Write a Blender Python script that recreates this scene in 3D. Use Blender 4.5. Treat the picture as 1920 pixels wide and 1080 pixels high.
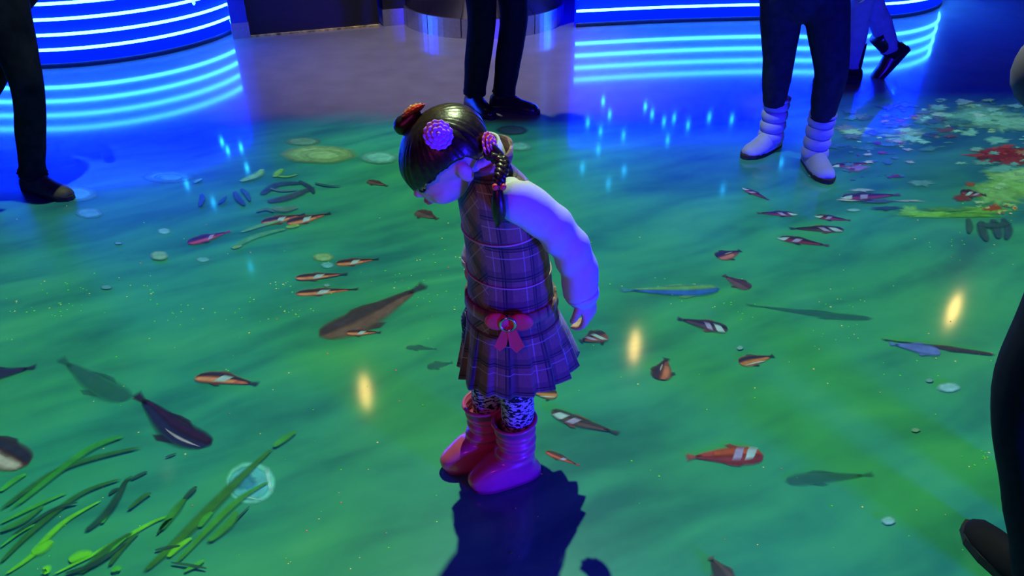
import bpy, bmesh, math, random
from mathutils import Vector, Matrix
random.seed(7)
for o in list(bpy.data.objects): bpy.data.objects.remove(o)
C = bpy.context.scene.collection
scn = bpy.context.scene
# ------------------------------------------------------------------ camera
CAM_H, PITCH, FPX = 1.5, math.radians(32), 1500.0
cd = bpy.data.cameras.new('camera'); cam = bpy.data.objects.new('camera', cd); C.objects.link(cam)
cam.location = (0, 0, CAM_H); cam.rotation_euler = (math.pi/2 - PITCH, 0, 0)
cd.sensor_width = 36; cd.lens = 36*FPX/1920; cd.clip_start = .02
scn.camera = cam
# ------------------------------------------------------------------ world and exposure
w = bpy.data.worlds.new('world'); scn.world = w; w.use_nodes = True
bgn = w.node_tree.nodes['Background']; bgn.inputs[0].default_value = (.004, .008, .05, 1); bgn.inputs[1].default_value = 1
vs = scn.view_settings
vs.view_transform = 'Standard'; vs.look = 'None'; vs.gamma = 1; vs.exposure = 0; vs.use_curve_mapping = False
PROJ_W = 270           # ceiling projectors
PANEL = 16.0            # blue backlit counter fronts
# ------------------------------------------------------------------ ceiling projectors (light)
PZ, PY = 3.25, 3.0
PROJ = [(-1.45, 3.60, -4.125, -1.375), (0.0, 3.90, -1.375, 1.375), (2.75, 4.36, 1.375, 4.125)]
def projector_light(x, yfar, xa, xb):
    l = bpy.data.lights.new('projector_light', 'SPOT'); o = bpy.data.objects.new('projector_light', l); C.objects.link(o)
    o.location = (x, PY, PZ); l.energy = PROJ_W; l.spot_size = math.radians(165); l.spot_blend = 0; l.shadow_soft_size = .03
    l.color = (.76, 1, .52)
    l.use_nodes = True; nt = l.node_tree; N = nt.nodes; K = nt.links
    em = next(n for n in N if n.type == 'EMISSION')
    tc = N.new('ShaderNodeTexCoord'); sp = N.new('ShaderNodeSeparateXYZ'); K.new(tc.outputs['Normal'], sp.inputs[0])
    def m(op, a, b=None, c=None):
        n = N.new('ShaderNodeMath'); n.operation = op
        for i, v in enumerate((a, b, c)):
            if v is None: continue
            if isinstance(v, (int, float)): n.inputs[i].default_value = v
            else: K.new(v, n.inputs[i])
        return n.outputs[0]
    az = m('MAXIMUM', m('ABSOLUTE', sp.outputs[2]), .05)
    tx = m('DIVIDE', sp.outputs[0], az); ty = m('DIVIDE', sp.outputs[1], az)
    def smooth(v, e0, e1):
        n = N.new('ShaderNodeMapRange'); n.interpolation_type = 'LINEAR'
        K.new(v, n.inputs[0]); n.inputs[1].default_value = e0; n.inputs[2].default_value = e1
        n.inputs[3].default_value = 0; n.inputs[4].default_value = 1; n.clamp = True
        return n.outputs[0]
    ha = (xa-x)/PZ; hb = (xb-x)/PZ; fd = .12/PZ
    wx = m('MULTIPLY', smooth(tx, ha-fd, ha+fd), smooth(tx, hb+fd, hb-fd))
    yf = (yfar-PY)/PZ; yn = (-1.5-PY)/PZ
    wy = m('MULTIPLY', smooth(ty, yn-.02, yn+.02), smooth(ty, yf+.06, yf-.06))
    r2 = m('ADD', m('ADD', m('MULTIPLY', tx, tx), m('MULTIPLY', ty, ty)), 1.0)
    K.new(m('MULTIPLY', m('MULTIPLY', wx, wy), m('POWER', r2, 1.5)), em.inputs['Strength'])
    return o
# white fill lamp, added to brighten the grey floor at the back
dl = bpy.data.lights.new('fill_light', 'SPOT'); dlo = bpy.data.objects.new('fill_light', dl); C.objects.link(dlo)
dlo.location = (-.45, 5.15, 3.30); dl.energy = 380; dl.spot_size = math.radians(58); dl.spot_blend = .9; dl.shadow_soft_size = .05; dl.color = (.95, .85, 1)
PLIGHTS = [projector_light(*p) for p in PROJ]

# ------------------------------------------------------------------ violet and blue stage lights behind the photographer
STAGE = [((2.5, -.9, .30), (.02, .006, 1), 1150, (.55, 2.1, .55)), ((-.9, -.9, 2.3), (1, .06, .5), 40, (-.05, 1.45, .5))]
for loc_, col_, pw_, aim_ in STAGE:
    sl_ = bpy.data.lights.new('stage_light', 'SPOT'); so_ = bpy.data.objects.new('stage_light', sl_); C.objects.link(so_)
    so_.location = loc_; sl_.energy = pw_; sl_.color = col_; sl_.spot_size = math.radians(120 if col_[2] == 1 else 42); sl_.spot_blend = .6; sl_.shadow_soft_size = .2
    so_.rotation_euler = (Vector(aim_)-Vector(loc_)).to_track_quat('-Z', 'Y').to_euler()

# ------------------------------------------------------------------ helpers
def V(*a): return Vector(a)
SP, CP = math.sin(PITCH), math.cos(PITCH)
def G(px, py, z=0.0):                       # floor point seen at a spot of the 1920x1080 frame
    a = (px-960)/FPX; b = (540-py)/FPX
    r = V(a, CP+b*SP, -SP+b*CP); t = (z-CAM_H)/r.z
    return V(0, 0, CAM_H) + r*t
def tag(o, label=None, cat=None, group=None, kind=None):
    if label: o['label'] = label
    if cat: o['category'] = cat
    if group: o['group'] = group
    if kind: o['kind'] = kind
    return o
def empty(name, loc=(0, 0, 0), rz=0):
    o = bpy.data.objects.new(name, None); C.objects.link(o); o.location = loc; o.rotation_euler = (0, 0, rz)
    o.empty_display_size = .05
    return o
def mk(name, vf, mat, parent=None, smooth=True, uv=None):
    v, f = vf
    me = bpy.data.meshes.new(name); me.from_pydata([tuple(p) for p in v], [], f); me.update()
    if uv:
        ul = me.uv_layers.new(name='UVMap')
        for p in me.polygons:
            for li, co in zip(p.loop_indices, uv[p.index]): ul.data[li].uv = co
    if smooth: me.polygons.foreach_set('use_smooth', [True]*len(me.polygons))
    o = bpy.data.objects.new(name, me); C.objects.link(o)
    if mat: me.materials.append(mat)
    if parent: o.parent = parent
    return o
def fixn(o):
    bm = bmesh.new(); bm.from_mesh(o.data); bmesh.ops.recalc_face_normals(bm, faces=bm.faces); bm.to_mesh(o.data); bm.free(); return o
def join(*parts):
    v, f = [], []
    for a, b in parts:
        n = len(v); v += list(a); f += [tuple(i+n for i in q) for q in b]
    return v, f
def loft(rings, cap=True, closed=False):
    n = len(rings[0]); v = [p for r in rings for p in r]; f = []
    m = len(rings)
    for i in range(m if closed else m-1):
        a, b = i*n, ((i+1) % m)*n
        for j in range(n):
            k = (j+1) % n; f.append((a+j, a+k, b+k, b+j))
    if cap and not closed:
        f.append(tuple(range(n-1, -1, -1))); f.append(tuple((m-1)*n+j for j in range(n)))
    return v, f
def smoothpath(pts, sub=6):
    pts = [Vector(p) for p in pts]; out = []
    for i in range(len(pts)-1):
        p0 = pts[max(i-1, 0)]; p1 = pts[i]; p2 = pts[i+1]; p3 = pts[min(i+2, len(pts)-1)]
        for k in range(sub):
            t = k/sub
            out.append(.5*((2*p1)+(p2-p0)*t+(2*p0-5*p1+4*p2-p3)*t*t+(3*p1-p0-3*p2+p3)*t**3))
    out.append(pts[-1]); return out
def tube(pts, rad, n=12, up=None, rounded=False, mod=None):
    """tube along points, rad: per point number or (ru, rv); up: preferred direction of the rv axis"""
    pts = [Vector(p) for p in pts]; rings = []; L = len(pts)
    if not isinstance(rad, (list, tuple)): rad = [rad]*L
    prev = None
    for i, p in enumerate(pts):
        t = (pts[min(i+1, L-1)] - pts[max(i-1, 0)]).normalized()
        if prev is None:
            h = Vector(up) if up else (V(0, 0, 1) if abs(t.z) < .9 else V(1, 0, 0))
        else: h = prev
        vv = (h - t*h.dot(t)).normalized(); prev = vv; uu = t.cross(vv)
        r = rad[i]; ru, rv = r if isinstance(r, (tuple, list)) else (r, r)
        ring = []
        for j in range(n):
            a = 2*math.pi*j/n; k = mod(i/(L-1), a) if mod else 1
            ring.append(p + uu*math.cos(a)*ru*k + vv*math.sin(a)*rv*k)
        rings.append(ring)
    return loft(rings)
def limb(ctrl, sub=6, n=14, up=None, mod=None, ends=True):
    """smooth tapered limb; ctrl = [(x,y,z,r) or (x,y,z,ru,rv)]"""
    P = smoothpath([c[:3] for c in ctrl], sub)
    rr = [(c[3], c[4] if len(c) > 4 else c[3]) for c in ctrl]
    R = smoothpath([V(a, b, 0) for a, b in rr], sub); R = [(max(r.x, .0005), max(r.y, .0005)) for r in R]
    if ends:
        for e, s in ((0, 1), (-1, -1)):
            p = P[e]; q = P[e+s]; d = (p-q).normalized(); r = R[e]; k = min(r)
            add = [(p+d*k*math.sin(a), (r[0]*math.cos(a), r[1]*math.cos(a))) for a in (.5, 1.0, 1.4)]
            if e == 0: P = [a for a, _ in add][::-1]+P; R = [b for _, b in add][::-1]+R
            else: P = P+[a for a, _ in add]; R = R+[b for _, b in add]
    return tube(P, R, n, up, mod=mod)
def ellipsoid(c, r, rot=None, nu=16, nv=10):
    c = Vector(c); v = []; f = []
    M = rot if rot else Matrix.Identity(3)
    rings = []
    for i in range(1, nv):
        ph = math.pi*i/nv
        rings.append([c + M @ V(r[0]*math.sin(ph)*math.cos(2*math.pi*j/nu), r[1]*math.sin(ph)*math.sin(2*math.pi*j/nu), r[2]*math.cos(ph)) for j in range(nu)])
    v, f = loft(rings, cap=False)
    f = [q[::-1] for q in f]
    t = len(v); v.append(c+M@V(0, 0, r[2])); v.append(c-M@V(0, 0, r[2]))
    m = (nv-2)*nu
    for j in range(nu):
        f.append((t, j, (j+1) % nu)); f.append((t+1, m+(j+1) % nu, m+j))
    return v, f
def box(c, s, rz=0):
    c = Vector(c); R = Matrix.Rotation(rz, 3, 'Z'); v = []
    for z in (-1, 1):
        for x, y in ((-1, -1), (1, -1), (1, 1), (-1, 1)): v.append(c + R @ V(x*s[0]/2, y*s[1]/2, z*s[2]/2))
    return v, [(3, 2, 1, 0), (4, 5, 6, 7), (0, 1, 5, 4), (1, 2, 6, 5), (2, 3, 7, 6), (3, 0, 4, 7)]
def prism(poly, z0, z1):
    n = len(poly); v = [(p[0], p[1], z0) for p in poly] + [(p[0], p[1], z1) for p in poly]
    f = [tuple(range(n-1, -1, -1)), tuple(range(n, 2*n))] + [(i, (i+1) % n, n+(i+1) % n, n+i) for i in range(n)]
    return v, f
def remesh(o, voxel, smooth_it=4):
    m = o.modifiers.new('r', 'REMESH'); m.mode = 'VOXEL'; m.voxel_size = voxel; m.use_smooth_shade = True
    s = o.modifiers.new('s', 'SMOOTH'); s.factor = .5; s.iterations = smooth_it
    dg = bpy.context.evaluated_depsgraph_get()
    me = bpy.data.meshes.new_from_object(o.evaluated_get(dg)); mats = list(o.data.materials)
    o.modifiers.clear(); o.data = me
    me.materials.clear(); [me.materials.append(a) for a in mats]
    me.polygons.foreach_set('use_smooth', [True]*len(me.polygons)); return o

# ------------------------------------------------------------------ materials
MATS = {}
def pm(name, col, rough=.6, var=.12, scale=25., metallic=0., spec=.5, emit=None, estr=0., bump=0., sheen=0., coat=0.):
    """procedural material: noise-varied colour, optional relief"""
    if name in MATS: return MATS[name]
    m = bpy.data.materials.new(name); m.use_nodes = True; nt = m.node_tree; N = nt.nodes; K = nt.links
    b = N['Principled BSDF']
    tc = N.new('ShaderNodeTexCoord'); no = N.new('ShaderNodeTexNoise'); no.inputs['Scale'].default_value = scale; no.inputs['Detail'].default_value = 4
    K.new(tc.outputs['Object'], no.inputs['Vector'])
    cr = N.new('ShaderNodeValToRGB'); K.new(no.outputs['Fac'], cr.inputs[0])
    cr.color_ramp.elements[0].position = .3; cr.color_ramp.elements[1].position = .7
    cr.color_ramp.elements[0].color = tuple(c*(1-var) for c in col)+(1,); cr.color_ramp.elements[1].color = tuple(min(1, c*(1+var)) for c in col)+(1,)
    K.new(cr.outputs[0], b.inputs['Base Color'])
    b.inputs['Roughness'].default_value = rough; b.inputs['Metallic'].default_value = metallic
    b.inputs['Specular IOR Level'].default_value = spec
    if sheen: b.inputs['Sheen Weight'].default_value = sheen
    if coat: b.inputs['Coat Weight'].default_value = coat
    if emit: b.inputs['Emission Color'].default_value = emit+(1,); b.inputs['Emission Strength'].default_value = estr
    if bump:
        bp = N.new('ShaderNodeBump'); bp.inputs['Strength'].default_value = bump; bp.inputs['Distance'].default_value = .004
        K.new(no.outputs['Fac'], bp.inputs['Height']); K.new(bp.outputs[0], b.inputs['Normal'])
    MATS[name] = m; return m
def nmath(nt, op, a, b=None, c=None):
    n = nt.nodes.new('ShaderNodeMath'); n.operation = op
    for i, v in enumerate((a, b, c)):
        if v is None: continue
        if isinstance(v, (int, float)): n.inputs[i].default_value = v
        else: nt.links.new(v, n.inputs[i])
    return n.outputs[0]
def nmix(nt, fac, a, b):
    n = nt.nodes.new('ShaderNodeMix'); n.data_type = 'RGBA'
    for i, v in ((0, fac), (6, a), (7, b)):
        if isinstance(v, (int, float)): n.inputs[i].default_value = v
        elif isinstance(v, tuple): n.inputs[i].default_value = v if len(v) == 4 else v+(1,)
        else: nt.links.new(v, n.inputs[i])
    return n.outputs[2]

def floor_material():
    m = bpy.data.materials.new('floor_seabed_projection'); m.use_nodes = True; nt = m.node_tree; N = nt.nodes; K = nt.links
    b = N['Principled BSDF']
    geo = N.new('ShaderNodeNewGeometry'); sp = N.new('ShaderNodeSeparateXYZ'); K.new(geo.outputs['Position'], sp.inputs[0])
    X, Y = sp.outputs[0], sp.outputs[1]
    def mapped(rot, sc, loc=(0, 0, 0)):
        mp = N.new('ShaderNodeMapping'); mp.inputs['Rotation'].default_value = (0, 0, rot); mp.inputs['Scale'].default_value = sc; mp.inputs['Location'].default_value = loc
        K.new(geo.outputs['Position'], mp.inputs[0]); return mp.outputs[0]
    def noise(vec, scale, det=4, dist=0.):
        n = N.new('ShaderNodeTexNoise'); n.inputs['Scale'].default_value = scale; n.inputs['Detail'].default_value = det; n.inputs['Distortion'].default_value = dist
        K.new(vec, n.inputs['Vector']); return n.outputs['Fac']
    def ramp(v, stops):
        r = N.new('ShaderNodeValToRGB'); K.new(v, r.inputs[0]); e = r.color_ramp.elements
        while len(e) < len(stops): e.new(.5)
        for s, (p, c) in zip(e, stops): s.position = p; s.color = tuple(c)+(1,)
        return r.outputs[0]
    # sand ripples of the projected seabed: soft diagonal bands
    wob = N.new('ShaderNodeVectorMath'); wob.operation = 'MULTIPLY_ADD'
    wn = N.new('ShaderNodeTexNoise'); wn.inputs['Scale'].default_value = 1.1; wn.inputs['Detail'].default_value = 2; K.new(geo.outputs['Position'], wn.inputs['Vector'])
    K.new(wn.outputs['Color'], wob.inputs[0]); wob.inputs[1].default_value = (.35, .35, 0); K.new(geo.outputs['Position'], wob.inputs[2])
    def mapw(rot, sc, loc=(0, 0, 0)):
        r0 = N.new('ShaderNodeMapping'); r0.inputs['Rotation'].default_value = (0, 0, rot); K.new(wob.outputs[0], r0.inputs[0])
        r1 = N.new('ShaderNodeMapping'); r1.inputs['Scale'].default_value = sc; r1.inputs['Location'].default_value = loc; K.new(r0.outputs[0], r1.inputs[0]); return r1.outputs[0]
    rip = noise(mapw(math.radians(-30), (1.0, 4.2, 1)), 1.35, 2, .3)
    rip2 = noise(mapw(math.radians(-25), (1.0, 3.4, 1), (3, 1, 0)), 3.0, 3, .3)
    big = noise(mapped(0, (1, 1, 1), (5, 2, 0)), .9, 2)
    fine = noise(mapped(0, (1, 1, 1)), 14, 5)
    h = nmath(nt, 'ADD', nmath(nt, 'MULTIPLY', rip, .62), nmath(nt, 'ADD', nmath(nt, 'MULTIPLY', rip2, .28), nmath(nt, 'MULTIPLY', fine, .10)))
    sand = ramp(h, [(.33, (.022, .24, .155)), (.45, (.040, .36, .18)), (.55, (.052, .44, .19)), (.68, (.080, .53, .20))])
    teal = ramp(h, [(.36, (.020, .22, .20)), (.50, (.035, .37, .25)), (.66, (.055, .48, .27))])
    sea = nmix(nt, ramp(big, [(.42, (0, 0, 0)), (.6, (1, 1, 1))]), sand, teal)
    # haze of the neon reflections, painted blue into the floor colour towards the counters
    def zone(v, e0, e1):
        n = N.new('ShaderNodeMapRange'); n.interpolation_type = 'SMOOTHSTEP'; K.new(v, n.inputs[0]); n.inputs[1].default_value = e0; n.inputs[2].default_value = e1; return n.outputs[0]
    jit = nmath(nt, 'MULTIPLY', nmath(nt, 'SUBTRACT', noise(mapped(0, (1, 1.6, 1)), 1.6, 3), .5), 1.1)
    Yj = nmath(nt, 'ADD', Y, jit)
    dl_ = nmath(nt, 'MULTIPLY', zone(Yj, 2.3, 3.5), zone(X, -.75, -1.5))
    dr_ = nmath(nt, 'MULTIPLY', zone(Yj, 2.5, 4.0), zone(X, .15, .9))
    neon_haze = nmath(nt, 'MINIMUM', nmath(nt, 'ADD', dl_, dr_), 1)
    sea = nmix(nt, nmath(nt, 'MULTIPLY', neon_haze, .85), sea, ramp(h, [(.35, (.012, .06, .26)), (.65, (.03, .17, .36))]))
    grey = ramp(noise(mapped(0, (1, 1, 1)), 6, 5), [(.3, (.17, .165, .175)), (.7, (.21, .205, .215))])
    edge = nmath(nt, 'ADD', Y, nmath(nt, 'MULTIPLY', nmath(nt, 'SUBTRACT', noise(mapped(0, (1, 1, 1)), 3, 3), .5), .25))
    lim = N.new('ShaderNodeMapRange'); K.new(X, lim.inputs[0]); lim.inputs[1].default_value = 1.2; lim.inputs[2].default_value = 1.7; lim.inputs[3].default_value = 4.12; lim.inputs[4].default_value = 4.6
    fac = N.new('ShaderNodeMapRange'); K.new(nmath(nt, 'SUBTRACT', edge, lim.outputs[0]), fac.inputs[0]); fac.inputs[1].default_value = -.12; fac.inputs[2].default_value = .10
    K.new(nmix(nt, fac.outputs[0], sea, grey), b.inputs['Base Color'])
    b.inputs['Roughness'].default_value = .36; b.inputs['Specular IOR Level'].default_value = .10
    b.inputs['Coat Weight'].default_value = 1; b.inputs['Coat Roughness'].default_value = .09
    bp = N.new('ShaderNodeBump'); bp.inputs['Strength'].default_value = .05; bp.inputs['Distance'].default_value = .02
    K.new(noise(mapped(0, (1, 1, 1)), 5, 2), bp.inputs['Height']); K.new(bp.outputs[0], b.inputs['Normal'])
    return m

def emitter(name, col, strength, base=(.02, .02, .05)):
    return pm(name, base, rough=.8, spec=.08, emit=col, estr=strength)
M_panel = emitter('blue_backlit_acrylic', (.0, .001, 1), PANEL, (.002, .004, .2))
M_strip = emitter('neon_tube_white_blue', (.050, .48, 1), 15, (.6, .7, .9))
M_metal = pm('brushed_steel', (.62, .60, .62), rough=.32, metallic=1, var=.08, scale=60)
M_blackwall = pm('black_wall_paint', (.012, .011, .016), rough=.45)
M_darkblue = pm('dark_blue_wall_paint', (.02, .025, .12), rough=.5)
M_ceiling = pm('dark_ceiling_paint', (.02, .02, .04), rough=.9)
M_top = pm('counter_top_laminate', (.35, .36, .42), rough=.3)
M_warm = emitter('warm_bulb', (1, .60, .16), 24, (.8, .7, .5))
M_led = emitter('cyan_led', (.02, .5, 1), 26, (.4, .6, .8))
M_darkmetal = pm('black_metal', (.02, .02, .022), rough=.4, metallic=.6)
M_seal = pm('worn_gold_sealant', (.5, .38, .12), rough=.5, var=.8, scale=30)

# ------------------------------------------------------------------ room shell
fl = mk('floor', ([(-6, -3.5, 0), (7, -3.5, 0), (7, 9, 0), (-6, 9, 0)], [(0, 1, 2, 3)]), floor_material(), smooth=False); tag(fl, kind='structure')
RZ = 3.4
def wall(name, c, s, m): return tag(mk(name, box(c, s), m, smooth=False), kind='structure')
wall('wall_back', (.5, 9.05, RZ/2), (13.2, .1, RZ), M_darkblue)
wall('wall_left', (-6.05, 2.75, RZ/2), (.1, 12.5, RZ), M_darkblue)
wall('wall_right', (7.05, 2.75, RZ/2), (.1, 12.5, RZ), M_darkblue)
wall('wall_front', (.5, -3.55, RZ/2), (13.2, .1, RZ), M_darkblue)
wall('ceiling', (.5, 2.75, RZ+.05), (13.2, 12.6, .1), M_ceiling)

# projector housings the light comes from
for i, (l, (x, yf, xa_, xb_)) in enumerate(zip(PLIGHTS, PROJ)):
    r = empty('ceiling_projector', (x, PY+.13, RZ)); tag(r, 'black projector box hung from the ceiling, ' + ['nearest the left wall', 'in the middle of the row of three', 'nearest the right wall'][i], 'projector', 'ceiling projectors')
    mk('housing', box((0, .1, -.12), (.34, .26, .13)), M_darkmetal, r, False)
    mk('mount', tube([(0, .1, 0), (0, .1, -.06)], .025, 12), M_darkmetal, r)
    mk('lens', tube([(0, -.03, -.12), (0, -.075, -.125)], .035, 16), M_darkmetal, r)

# ------------------------------------------------------------------ neon counters
def curve_wall(path, z0, z1, thick=.04):
    n = len(path); v = []; f = []
    nor = []
    for i in range(n):
        t = (path[min(i+1, n-1)]-path[max(i-1, 0)]).normalized(); nor.append(V(t.y, -t.x, 0))
    rings = []
    for p, q in zip(path, nor):
        o = p; i_ = p-q*thick
        rings.append([V(o.x, o.y, z0), V(o.x, o.y, z1), V(i_.x, i_.y, z1), V(i_.x, i_.y, z0)])
    return loft(rings)
def offset(path, d):
    n = len(path); out = []
    for i, p in enumerate(path):
        t = (path[min(i+1, n-1)]-path[max(i-1, 0)]).normalized(); out.append(p + V(t.y, -t.x, 0)*d)
    return out
def neon_counter(path, h, label, zs=(.118, .208, .300, .392), trim=0):
    base = path[len(path)//2]
    r = empty('neon_counter', (base.x, base.y, 0)); tag(r, label, 'counter', 'blue neon counters around the floor')
    off = V(base.x, base.y, 0); p = [q-off for q in path]
    fixn(mk('front_panel', curve_wall(p, .0, h), M_panel, r))
    fixn(mk('plinth', curve_wall(offset(p, .006), .0, .03, .05), M_darkblue, r))
    for z in zs:
        q = offset(p, .014); q = q[trim:len(q)-trim] if trim else q
        s = mk('neon_tube', tube([a+V(0, 0, z) for a in q], .0095, 8), M_strip, r)
    fixn(mk('counter_top', curve_wall(offset(p, .05), h, h+.04, .55), M_top, r))
    return r
def arc(cx, cy, R, a0, a1, n=48):
    return [V(cx+R*math.cos(math.radians(a0+(a1-a0)*i/n)), cy+R*math.sin(math.radians(a0+(a1-a0)*i/n)), 0) for i in range(n+1)]
# left drum (round front), right long counter with rounded end, and its sister behind the photographer
left_path = [V(-5.2, 5.0, 0)] + [V(-5.2+.2*i, 5.0, 0) for i in range(1, 11)] + arc(-3.08, 6.08, 1.08, -90, 0, 30)
neon_counter(left_path, .80, 'round blue neon counter with four white light tubes at upper left')
rp = smoothpath([(.47, 6.04, 0), (1.15, 6.17, 0), (1.9, 6.25, 0), (2.5, 6.24, 0), (3.0, 6.33, 0), (3.4, 6.62, 0), (3.62, 7.05, 0), (3.66, 7.5, 0)], 8)
neon_counter(rp, .92, 'long blue neon counter with rounded end behind the white boots')
# ------------------------------------------------------------------ dark partition between the counters
p0, p1 = V(-1.86, 5.77, 0), V(-.99, 6.09, 0)
d = (p1-p0); ang = math.atan2(d.y, d.x); nrm = V(-math.sin(ang), math.cos(ang), 0)
mid = (p0+p1)/2 + nrm*.04
pw = mk('wall_partition', box((0, 0, 1.2), (d.length, .08, 2.4)), M_blackwall, None, False); pw.location = mid; pw.rotation_euler[2] = ang; tag(pw, kind='structure')
sl = mk('trim_1', box((0, 0, .006), (d.length, .02, .012)), M_seal, None, False); sl.location = (p0+p1)/2 - nrm*.011; sl.rotation_euler[2] = ang; tag(sl, kind='structure')
def pillar(c, w, dp, h, bh, m, label, rz=ang):
    r = empty('pillar', c, rz); tag(r, label, 'pillar')
    mk('shaft', box((0, 0, bh+(h-bh)/2), (w*.93, dp*.93, h-bh)), m, r, False)
    mk('base_plate', box((0, 0, bh/2), (w, dp, bh)), M_metal, r, False)
M_bluepil = pm('blue_gloss_paint', (.03, .05, .45), rough=.3)
pillar((-1.93, 5.79, 0), .12, .12, 2.4, .105, M_bluepil, 'narrow blue pillar with a metal foot beside the black wall')
pillar((-.885, 6.17, 0), .20, .16, 2.4, .12, M_blackwall, 'square black pillar with a steel foot left of the round column')
# round column with a segmented steel band
cr_ = empty('round_column', (-.22, 6.32, 0)); tag(cr_, 'wide round black column with a steel band around its foot', 'column')
M_col = pm('dark_plum_laminate', (.018, .010, .022), rough=.3)
mk('shaft', loft([[V(.60*math.cos(2*math.pi*j/64), .60*math.sin(2*math.pi*j/64), z) for j in range(64)] for z in (.13, 3.38)]), M_col, cr_)
nb = 14
for k in range(nb):
    a0 = 2*math.pi*k/nb + .006; a1 = 2*math.pi*(k+1)/nb - .006; rings = []
    for j in range(7):
        a = a0+(a1-a0)*j/6; u = V(math.cos(a), math.sin(a), 0)
        rings.append([u*.615+V(0, 0, 0), u*.615+V(0, 0, .135), u*.59+V(0, 0, .135), u*.59])
    fixn(mk('steel_panel', loft(rings), M_metal, cr_, False))

# ------------------------------------------------------------------ warm pendant lamps (seen as reflections in the glossy floor)
PZ_L = 2.3
for i, (px, py, where) in enumerate(((685, 735, 'the dark partition'), (1190, 650, 'the round column'), (1788, 582, 'the long neon counter'))):
    g = G(px, py); k = (PZ_L+CAM_H)/CAM_H
    r = empty('pendant_lamp', (g.x*k, g.y*k, PZ_L)); tag(r, 'warm yellow pendant lamp hanging near ' + where, 'lamp', 'warm pendant lamps')
    mk('bulb', ellipsoid((0, 0, 0), (.038, .038, .15)), M_warm, r)
    sh = [[V(rr*math.cos(2*math.pi*j/24), rr*math.sin(2*math.pi*j/24), z+.1) for j in range(24)] for rr, z in ((.12, .0), (.10, .05), (.05, .11), (.02, .13), (.02, .15))]
    mk('shade', loft(sh, cap=False), M_darkmetal, r)
    mk('cord', tube([(0, 0, .24), (0, 0, RZ-PZ_L)], .006, 6), M_darkmetal, r)
# ------------------------------------------------------------------ cyan led drops above the counters
def led_curtain(y, zt, pts, label):
    xs = []
    for px, py in pts:
        g = G(px, py); k = y/g.y; xs.append((g.x*k, (k-1)*CAM_H))
    x0 = min(a for a, _ in xs)-.05; x1 = max(a for a, _ in xs)+.05
    r = empty('led_light_curtain', ((x0+x1)/2, y, zt)); tag(r, label, 'string lights', 'cyan led curtains')
    mk('rail', box((0, 0, 0), (x1-x0, .03, .03)), M_darkmetal, r, False)
    for x, z in xs:
        b = mk('led_drop', ellipsoid((x-(x0+x1)/2, 0, z-zt), (.010, .010, .022), None, 8, 6), M_led, r)
        mk('wire', tube([(x-(x0+x1)/2, 0, z-zt+.018), (x-(x0+x1)/2, 0, 0)], .0025, 5), M_darkmetal, b)
led_curtain(5.92, 2.2, [(1102, 230), (1131, 190), (1143, 215), (1126, 246), (1169, 254), (1122, 280), (1223, 214), (1245, 228), (1252, 262), (1264, 222), (1290, 235), (1170, 320), (1141, 345), (1092, 315), (1330, 220), (1372, 224), (1355, 355), (1465, 305), (1210, 200), (1670, 182)],
            'curtain of cyan led drops hanging above the long counter')
led_curtain(4.88, 2.2, [(416, 266), (427, 282), (452, 277), (463, 315), (350, 345), (470, 500), (400, 380)], 'short curtain of cyan led drops above the round counter')

dr = empty('added_fill_lamp', (-.45, 5.15, RZ)); tag(dr, 'small round white fill lamp added in the ceiling to brighten the grey floor', 'lamp')
mk('added_lamp_rim', loft([[V(r_*math.cos(2*math.pi*j/24), r_*math.sin(2*math.pi*j/24), z) for j in range(24)] for r_, z in ((.10, 0), (.10, -.03), (.085, -.03), (.08, -.005))], cap=False), M_metal, dr)

for (loc_, col_, pw_, aim_), nm in zip(STAGE, ('blue', 'pink')):
    lo = Vector(loc_); dr_ = (Vector(aim_)-lo).normalized()
    r = empty('stage_lamp', (lo.x, lo.y, 0)); tag(r, nm + ' stage lamp on a black stand behind the photographer', 'lamp')
    bk = V(0, 0, lo.z)-dr_*.10
    mk('lamp_can', tube([bk-dr_*.14, bk-dr_*.13, bk], [.05, .085, .095], 20), M_darkmetal, r)
    mk('stand', tube([(0, 0, .05), (bk.x-dr_.x*.07, bk.y-dr_.y*.07, lo.z-.06)], .015, 8), M_darkmetal, r)
    for k in range(3):
        a = k*2.094; mk('leg', tube([(0, 0, min(.22, lo.z*.5)), (.26*math.cos(a), .26*math.sin(a), .012)], .010, 6), M_darkmetal, r)
# ================================================================== the girl
GO = V(-.045, 1.516, 0); GR = math.atan2(-.4311, -.9023)
girl = empty('person', GO, GR)
tag(girl, 'small girl in plaid dress and pink boots bending her head to look down', 'person')
M_skin = pm('light_skin', (.62, .40, .33), rough=.5, var=.06)
M_hair = pm('dark_brown_hair', (.020, .012, .008), rough=.36, var=.5, scale=90, bump=.25)
M_white = pm('white_fleece', (.56, .57, .66), rough=.85, var=.05, scale=60, bump=.12)
M_pinkboot = pm('pink_quilted_nylon', (.62, .10, .22), rough=.32, var=.15, scale=14, coat=.4)
M_bootsole = pm('dark_pink_rubber', (.30, .04, .10), rough=.5)
M_bow = pm('hot_pink_ribbon', (1, .05, .08), rough=.5, var=.1)
M_buckle = pm('silver_buckle', (.7, .7, .72), rough=.2, metallic=1)
M_redtie = pm('coral_red_hair_tie', (.9, .10, .07), rough=.5)
M_petal_r = pm('red_petal', (.80, .05, .05), rough=.6, var=.3)
M_petal_y = pm('orange_petal', (.95, .45, .12), rough=.6)
M_petal_p = pm('lilac_petal', (.62, .25, .80), rough=.6, var=.2)
M_petal_k = pm('pink_petal', (.92, .18, .32), rough=.6, var=.2)
M_eye = pm('dark_eye', (.02, .012, .01), rough=.15)
M_lip = pm('rose_lip', (.55, .14, .14), rough=.4)

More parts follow.
